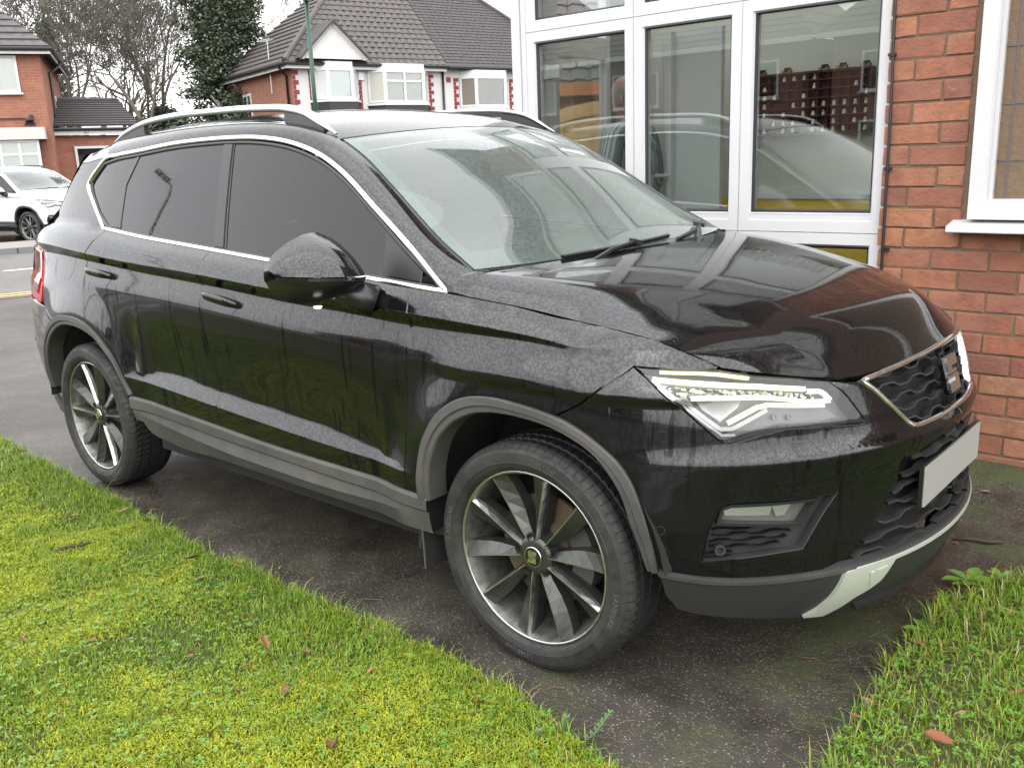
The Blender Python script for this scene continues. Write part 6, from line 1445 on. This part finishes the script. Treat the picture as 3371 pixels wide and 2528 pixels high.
    m = MB(); m.grid(np.array([[(.0+r_*1.05*math.cos(t), r_*math.sin(t), z_) for r_, z_ in ((.105,1.425),(.085,1.475),(.078,1.505),(.086,1.50))] for t in np.linspace(0, 2*math.pi, 18, endpoint=False)]), closed_u=True); m.build('collar', 'jacket', root, smooth=True)
person()
# ---------------------------------------------------------------- lawns, weeds, fallen leaves
def lawn_mats():
    for nm, rough, tr in (('grass_blade', .5, .30), ('moss_sprig', .7, .15)):
        t = NT(nm); c = t.n('Attribute', attribute_name='Col').outputs['Color']
        p_ = t.pbsdf(c, rough, 0, None, Specular_IOR_Level=.35); tl = t.n('BsdfTranslucent', {0: c}).outputs[0]
        t.done(t.n('MixShader', {0: tr, 1: p_, 2: tl}).outputs[0])
    t = NT('dead_leaf'); oi = t.n('ObjectInfo').outputs['Random']
    t.done(t.pbsdf(t.mix(t.noise(25, 4, .6, t.obj()), t.ramp(oi, (0., (.16,.055,.028)), (.35, (.26,.11,.06)), (.6, (.34,.10,.045)), (.8, (.42,.24,.13)), (1., (.12,.05,.035))), (.10, .04, .022)), .6))
    plain('dead_twig', (.045, .032, .026), .8); plain('straw', (.42, .30, .16), .8); plain('dry_root', (.15, .085, .045), .8)
    t = NT('weed_leaf'); t.done(t.pbsdf(t.mix(t.noise(30, 3, .6, t.obj()), (.075, .17, .022), (.14, .26, .045)), .45))
    plain('sprig_leaf', (.11, .19, .07), .5)
lawn_mats()
def vnoise(x, y, f, seed):
    r_ = np.random.default_rng(seed); g = r_.random((64, 64)); x = x*f+17.3; y = y*f+9.1; i, j = np.floor(x).astype(int), np.floor(y).astype(int); u, v = x-i, y-j; u = u*u*(3-2*u); v = v*v*(3-2*v)
    q = lambda a, b: g[a % 64, b % 64]
    return q(i, j)*(1-u)*(1-v)+q(i+1, j)*u*(1-v)+q(i, j+1)*(1-u)*v+q(i+1, j+1)*u*v
lb = cr([-9,-6,-4.6,-3.88,-3.0,-2.17,-1.42,-.86,-.51,-.07,.22,.42,.62,.80,1.0], [-.75,-.78,-.82,-.89,-.96,-1.0,-1.06,-1.066,-1.04,-1.067,-1.108,-1.148,-1.28,-1.55,-2.2])
rbx = cr([-2.6,-1.6,-1.0,-.83,-.484,-.138,.207,.485,.75,.95], [.88,.87,.865,.865,.855,.850,.885,1.07,1.45,2.4])
def in_left(x, y, jit=0.): return (y < lb(np.clip(x, -9, 1.0))+jit) & (x < .95)
def in_right(x, y, jit=0.): return (x > rbx(np.clip(y, -2.6, .95))-jit) & (y < .95)
# the turf itself, a slightly domed sheet
def sheet(name, inside, xr, yr, step):
    X, Y = np.meshgrid(np.arange(*xr, step), np.arange(*yr, step), indexing='ij'); wob = .03*(vnoise(X, Y, 9, 3)-.5)+.02*(vnoise(X, Y, 30, 4)-.5); M = inside(X, Y, wob); Z = np.where(M, .012+.022*vnoise(X, Y, 3, 5)+.012*vnoise(X, Y, 12, 6), -.03)
    m = MB(); nx, ny = X.shape; P = np.stack([X, Y, Z], -1).reshape(-1, 3); K = M.reshape(-1); F = []
    idx = np.arange(nx*ny).reshape(nx, ny); q = np.stack([idx[:-1, :-1], idx[1:, :-1], idx[1:, 1:], idx[:-1, 1:]], -1).reshape(-1, 4); q = q[K[q].any(1)]
    u_, inv = np.unique(q, return_inverse=True); o = mesh(name, P[u_], inv.reshape(-1, 4), 'soil', None, True); return struct(o)
left_lawn = sheet('lawn', in_left, (-7, 1.0), (-5.5, -.7), .04); right_lawn = sheet('lawn', in_right, (.7, 3.2), (-2.5, 1.0), .03)
def blades(name, P, h, w, col, seed, lean=.6, mat='grass_blade'):
    """bent two-segment blades"""
    r_ = np.random.default_rng(seed); n = len(P); az = r_.uniform(0, 2*math.pi, n); dx = np.stack([np.cos(az), np.sin(az), 0*az], -1); sd = np.stack([-np.sin(az), np.cos(az), 0*az], -1)
    b = lean*r_.uniform(.2, 1.5, n)[:, None]*h[:, None]; up = np.array([0, 0, 1.])
    mid = P+up*h[:, None]*.6+dx*b*.35; tip = P+up*(h*(1-.25*np.clip(b[:, 0]/h, 0, 1.5)))[:, None]+dx*b; w = w[:, None]
    V = np.stack([P-sd*w, P+sd*w, mid+sd*w*.8, mid-sd*w*.8, tip], 1).reshape(-1, 3); i = np.arange(n)[:, None]*5
    F4 = (i+np.array([0, 1, 2, 3])); F3 = (i+np.array([3, 2, 4]))
    me = bpy.data.meshes.new(name); nv = len(V); me.vertices.add(nv); me.vertices.foreach_set('co', V.astype(np.float32).ravel())
    loops = np.concatenate([F4, F3], 1).ravel(); me.loops.add(len(loops)); me.loops.foreach_set('vertex_index', loops.astype(np.int32)); ls = np.stack([np.arange(n)*7, np.arange(n)*7+4], 1).ravel(); me.polygons.add(2*n); me.polygons.foreach_set('loop_start', ls.astype(np.int32))
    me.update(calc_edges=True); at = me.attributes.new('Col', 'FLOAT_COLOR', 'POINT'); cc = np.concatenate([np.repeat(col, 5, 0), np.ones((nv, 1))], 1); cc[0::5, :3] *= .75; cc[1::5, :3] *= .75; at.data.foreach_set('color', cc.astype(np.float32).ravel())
    me.materials.append(MATS[mat]); o = bpy.data.objects.new(name, me); return link(o)
def scatter(n, xr, yr, inside, seed, jit=.05):
    r_ = np.random.default_rng(seed); x = r_.uniform(*xr, n); y = r_.uniform(*yr, n); k = inside(x, y, jit*(vnoise(x, y, 12, 8)-.5)); x, y = x[k], y[k]
    return np.stack([x, y, .010+.022*vnoise(x, y, 3, 5)+.012*vnoise(x, y, 12, 6)], -1)
G1 = np.array([.095,.185,.014]); G2 = np.array([.185,.290,.024]); YG = np.array([.32,.345,.045]); DRY = np.array([.36,.30,.14]); M1 = np.array([.30,.325,.020]); M2 = np.array([.165,.225,.016])
def grass_cols(P, r_, dry=.05, yel=.15):
    n = len(P); f = np.clip(vnoise(P[:, 0], P[:, 1], 2.2, 21)*.7+r_.normal(0, .25, n)+.1, 0, 1)[:, None]; c = G1*(1-f)+G2*f; y = r_.random(n) < yel; c[y] = YG*r_.uniform(.6, 1.1, (y.sum(), 1)); d = r_.random(n) < dry; c[d] = DRY*r_.uniform(.5, 1.1, (d.sum(), 1)); return c*r_.uniform(.85, 1.35, (n, 1))
r1 = np.random.default_rng(5)
# left lawn: dense close to the drive, thinning out where nothing is seen of it
near = scatter(185000, (-3.2, .9), (-2.45, -.9), in_left, 31); mossf = vnoise(near[:, 0], near[:, 1], 1.6, 41)*.6+vnoise(near[:, 0], near[:, 1], 6, 42)*.4+.16*np.clip((-near[:, 1]-1.2)/.5, -1, 1)+.10*np.clip((near[:, 0]+1.5)/1.2, -1, 1)
edge = lb(np.clip(near[:, 0], -9, 1.))-near[:, 1]
keep = r1.random(len(near)) < 1-.62*sstep(.44, .72, mossf); gp = near[keep]; ed = edge[keep]; n = len(gp); mf_ = mossf[keep]
h = (.012+.015*r1.random(n)**1.5)*(1+.9*np.exp(-(ed/.10)**2))+.018*(vnoise(gp[:, 0], gp[:, 1], 5, 44) > .66)*r1.random(n); h *= .85+.3*r1.random(n)
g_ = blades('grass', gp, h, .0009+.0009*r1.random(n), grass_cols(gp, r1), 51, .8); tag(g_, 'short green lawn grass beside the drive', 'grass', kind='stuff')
mp = near[(mossf > .30)]; mp = np.vstack([mp, scatter(200000, (-2.6, .9), (-2.45, -1.0), in_left, 33)]); mfx = vnoise(mp[:, 0], mp[:, 1], 1.6, 41)*.6+vnoise(mp[:, 0], mp[:, 1], 6, 42)*.4+.16*np.clip((-mp[:, 1]-1.2)/.5, -1, 1)+.10*np.clip((mp[:, 0]+1.5)/1.2, -1, 1); mp = mp[r1.random(len(mp)) < sstep(.36, .66, mfx)]; n = len(mp)
mp[:, 2] += .010*vnoise(mp[:, 0], mp[:, 1], 26, 46)
mf2 = np.clip(vnoise(mp[:, 0], mp[:, 1], 9, 45)+r1.normal(0, .2, n), 0, 1)[:, None]; mc = (M2*(1-mf2)+M1*mf2)*r1.uniform(.8, 1.3, (n, 1))
ms = blades('moss', mp, .006+.008*r1.random(n), .0019+.0012*r1.random(n), mc, 52, 1.0, 'moss_sprig'); tag(ms, 'bright yellow green moss spreading through the lawn', 'moss', kind='stuff')
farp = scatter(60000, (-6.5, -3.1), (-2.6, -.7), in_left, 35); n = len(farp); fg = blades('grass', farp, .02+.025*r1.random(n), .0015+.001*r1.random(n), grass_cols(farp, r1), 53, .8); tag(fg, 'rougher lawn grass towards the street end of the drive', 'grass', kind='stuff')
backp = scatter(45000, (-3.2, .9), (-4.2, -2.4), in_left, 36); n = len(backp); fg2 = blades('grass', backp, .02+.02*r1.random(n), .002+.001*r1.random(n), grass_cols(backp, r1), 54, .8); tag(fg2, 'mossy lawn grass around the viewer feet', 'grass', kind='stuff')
# right lawn: longer, tufted
rp = scatter(44000, (.72, 2.2), (-1.8, .9), in_right, 37, .10); n = len(rp); er = rp[:, 0]-rbx(np.clip(rp[:, 1], -2.6, .95)); h = .014+.022*r1.random(n)+.030*np.exp(-(er/.12)**2)*r1.random(n)+.035*(vnoise(rp[:, 0], rp[:, 1], 5, 47) > .62)*r1.random(n)
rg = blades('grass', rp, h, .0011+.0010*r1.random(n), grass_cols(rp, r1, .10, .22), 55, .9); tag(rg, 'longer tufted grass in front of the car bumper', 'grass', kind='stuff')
# clover leaflets among the grass
def clover(name, P, size, seed, label):
    r_ = np.random.default_rng(seed); V = []; F = []
    for (x_, y_, z_) in P:
        h_ = r_.uniform(.012, .035); a0 = r_.uniform(0, 6.28); s_ = size*r_.uniform(.6, 1.2)
        for q in range(3):
            a_ = a0+q*2.094; d_ = np.array([math.cos(a_), math.sin(a_), .15]); t_ = np.array([-math.sin(a_), math.cos(a_), 0]); c_ = np.array([x_, y_, z_+h_]); b_ = len(V)
            V += [c_, c_+d_*s_*.55+t_*s_*.42, c_+d_*s_, c_+d_*s_*.55-t_*s_*.42]; F.append((b_, b_+1, b_+2, b_+3))
    o = mesh(name, V, F, 'weed_leaf', None, False, kind='stuff'); return tag(o, label, 'clover', kind='stuff')
clover('clover', scatter(2600, (.8, 2.0), (-1.4, .8), in_right, 61), .012, 62, 'small clover leaves scattered through the longer grass'); clover('clover', scatter(2200, (-1.6, .8), (-2.3, -1.1), in_left, 63), .009, 64, 'small clover leaves scattered through the mossy lawn')
# a few long stray blades leaning over the tarmac
sx = np.vstack([scatter(2600, (-3.2, .9), (-1.6, -.8), lambda x, y, j=0: np.abs(y-lb(np.clip(x, -9, 1.)))+.0 < .03, 38), scatter(5200, (.6, 1.6), (-1.6, .9), lambda x, y, j=0: np.abs(x-rbx(np.clip(y, -2.6, .95))) < .05, 39)]); n = len(sx); sx[:, 2] = .004
sg_ = blades('edge_grass', sx, .03+.06*r1.random(n), .0011+.0009*r1.random(n), grass_cols(sx, r1, .30, .2), 56, 1.1); tag(sg_, 'straggling grass blades along the lawn edges', 'grass', kind='stuff')
# dry roots and stems on the tarmac beside the lawn
m = MB(); rr = random.Random(3)
for k_ in range(80):
    x_ = rr.uniform(-2.2, .5); y_ = float(lb(x_))+abs(rr.gauss(.02, .05)); a_ = rr.uniform(0, 6.28); pts = [np.array([x_, y_, .004])]
    for q in range(6): a_ += rr.gauss(0, .5); pts.append(pts[-1]+np.array([math.cos(a_), math.sin(a_), 0])*rr.uniform(.008, .028)); pts[-1][2] = .004+.004*rr.random()
    m.tube(pts, .0008, 3, cap=False)
for k_ in range(60):
    y_ = rr.uniform(-.9, .5); x_ = float(rbx(y_))-abs(rr.gauss(.05, .10)); a_ = rr.uniform(0, 6.28); L_ = rr.uniform(.02, .09); m.tube([(x_, y_, .004), (x_+L_*.5*math.cos(a_), y_+L_*.5*math.sin(a_), .007), (x_+L_*math.cos(a_+.3), y_+L_*math.sin(a_+.3), .004)], .0010, 3, cap=False)
dr_ = m.build('dry_stems', 'dry_root', fix=False); tag(dr_, 'thin dry brown stems scattered along the lawn edges', 'stems', kind='stuff')
# fallen leaves
def leaf_mesh(seed):
    r_ = random.Random(seed); n = 9; G = []; cu = r_.uniform(.25, .9); tw = r_.uniform(-.6, .6)
    for i in range(n):
        f = i/(n-1); w_ = .5*math.sin(math.pi*f**.8)**.8*(1+.22*math.sin(f*19+seed)) ; row = []
        for q in (-1, -.5, 0, .5, 1): row.append(((f-.5)*1.5, q*w_*.62, cu*.35*abs(q)*w_+.30*cu*(f-.5)**2+tw*.12*q*(f-.5)+.02))
        G.append(row)
    m = MB(); m.grid(np.array(G)); m.tube([(-.75, 0, .05), (-1.0, .03, .07)], .02, 4, cap=False); o = m.build('dead_leaf', 'dead_leaf', smooth=True, fix=False); me = o.data; bpy.data.objects.remove(o); return me
lm = [leaf_mesh(i) for i in range(6)]
LL = [(-2.22,-1.23,.05),(-2.11,-1.06,.05),(-1.42,-1.14,.055),(-1.24,-1.22,.05),(-1.25,-1.07,.045),(-1.31,-1.79,.03),(-1.12,-1.66,.03),(-.79,-1.52,.03),(-.68,-1.34,.045),(-.62,-1.37,.04),(-.53,-1.30,.045),(-.61,-1.45,.025),(-.52,-1.54,.022),(-.41,-1.46,.045),(-.12,-1.53,.055),(-1.92,-1.05,.05),(-1.01,-1.17,.03),(-.30,-1.25,.03),(.05,-1.18,.035),(-2.7,-1.2,.045),(-1.7,-1.5,.03)]
for i, (x_, y_, s_) in enumerate(LL):
    o = bpy.data.objects.new('dead_leaf', lm[i % 6]); link(o); o.location = (x_, y_, .048); o.scale = (s_*.80,)*3; o.rotation_euler = (R(random.uniform(-25, 25)), R(random.uniform(-25, 25)), random.uniform(0, 6.28)); tag(o, 'curled brown dead leaf lying on the mossy lawn beside the drive', 'leaf', 'dead leaves on the mossy lawn')
for i, (x_, y_, s_) in enumerate([(.86,-.22,.05),(.85,.33,.03),(1.14,-.31,.045),(1.04,-.63,.07),(.85,-.58,.035),(.85,-.66,.04),(1.05,-.5,.035)]):
    o = bpy.data.objects.new('dead_leaf', lm[(i+2) % 6]); link(o); o.location = (x_, y_, .058); o.scale = (s_*.75,)*3; o.rotation_euler = (R(random.uniform(-20, 20)), R(random.uniform(-20, 20)), random.uniform(0, 6.28)); tag(o, 'reddish dead leaf caught in the longer grass ahead of the car', 'leaf', 'dead leaves in the longer grass')
for i, (x_, y_, s_) in enumerate([(-1.16,-.95,.025),(.72,.68,.035),(.685,1.19,.045),(-2.9,-.75,.04),(-3.6,-.3,.05),(-3.3,-.55,.04),(.55,-.55,.02)]):
    o = bpy.data.objects.new('dead_leaf', lm[i % 6]); link(o); o.location = (x_, y_, float(gz(x_, y_))+.006); o.scale = (s_*.6,)*3; o.rotation_euler = (0, 0, random.uniform(0, 6.28)); tag(o, 'small dead leaf lying on the bare tarmac of the drive', 'leaf', 'dead leaves on the tarmac')
def twig(loc, rz, L_, label, mat='dead_twig', r=.006, nm='twig'):
    o = thing(nm, label, 'twig', loc, rz); m = MB(); m.tube([(-L_/2,0,.006),(-L_*.2,.01,.010),(L_*.2,-.006,.012),(L_/2,.012,.008)], [r*.6, r, r, r*.5], 6); m.build('stem', mat, o, smooth=True)
    if mat == 'dead_twig': m = MB(); m.tube([(L_*.15,0,.012),(L_*.3,.025,.02)], [r*.6, r*.3], 5); m.build('side_shoot', mat, o)
twig((-1.91,-1.36,.035), R(65), .13, 'short dark twig lying on the lawn'); twig((.78,.74,.0), R(20), .17, 'dark knobbly twig on the tarmac under the front bumper', r=.008); twig((.97,.19,.03), R(-15), .17, 'pale straw stem lying on the grass ahead of the car', 'straw', .004, 'straw_stem')
# broad-leaved weeds at the edge of the right lawn
def rosette(loc, n, L_, label, seed):
    o = thing('weed', label, 'weed', loc); r_ = random.Random(seed)
    for k_ in range(n):
        a_ = 2*math.pi*k_/n+r_.uniform(-.3, .3); l_ = L_*r_.uniform(.7, 1.15); el = r_.uniform(.15, .6); G = []
        for f in np.linspace(0, 1, 8):
            w_ = l_*.20*math.sin(math.pi*min(1, f**1.3*.96+.03)); cx = l_*f*math.cos(el*(1-.6*f)); cz = l_*math.sin(el)*(f-.55*f*f)+.008
            G.append([(cx*math.cos(a_)-q*w_*math.sin(a_), cx*math.sin(a_)+q*w_*math.cos(a_), cz+.15*w_*abs(q)) for q in (-1, -.4, 0, .4, 1)])
        m = MB(); m.grid(np.array(G)); m.build('leaf', 'weed_leaf', o, smooth=True, fix=False)
rosette((.84,.36,.012), 11, .085, 'large leafy weed rosette at the corner of the right lawn', 1); rosette((.85,-.06,.012), 9, .075, 'leafy weed rosette beside a red dead leaf at the lawn edge', 2); rosette((.93,.43,.02), 14, .05, 'small round leaved weed beside the large rosette', 4); rosette((1.0,.30,.03), 16, .04, 'low clover like weed in the right lawn', 5)
def sprig(loc, L_, bend, label, seed):
    o = thing('weed', label, 'weed', loc); r_ = random.Random(seed); pts = curve2([(0,0,0),(bend[0]*.4,bend[1]*.4,L_*.3),(bend[0],bend[1],L_)], 14); m = MB(); m.tube(pts, .0016, 5); m.build('stem', 'sprig_leaf', o)
    m = MB()
    for k_ in range(46):
        f = .15+.85*k_/46; q = pts[min(13, int(f*13))]; a_ = k_*2.4; l_ = .017*(1-.35*f); d_ = np.array([math.cos(a_), math.sin(a_), .5]); s_ = np.array([-math.sin(a_), math.cos(a_), 0])*.0028; m.add([q, q+d_*l_*.5+s_, q+d_*l_, q+d_*l_*.5-s_], [(0,1,2,3)])
    m.build('leaves', 'sprig_leaf', o, fix=False, kind='stuff')
sprig((.33,-1.10,.0), .085, (.05,.06), 'tall bending spurge sprig growing out onto the tarmac', 1); sprig((.29,-1.13,.01), .06, (.0,.02), 'upright spurge sprig at the lawn tip', 2); sprig((.27,-1.19,.01), .05, (-.01,.0), 'short spurge sprig in the grass at the lawn tip', 3)
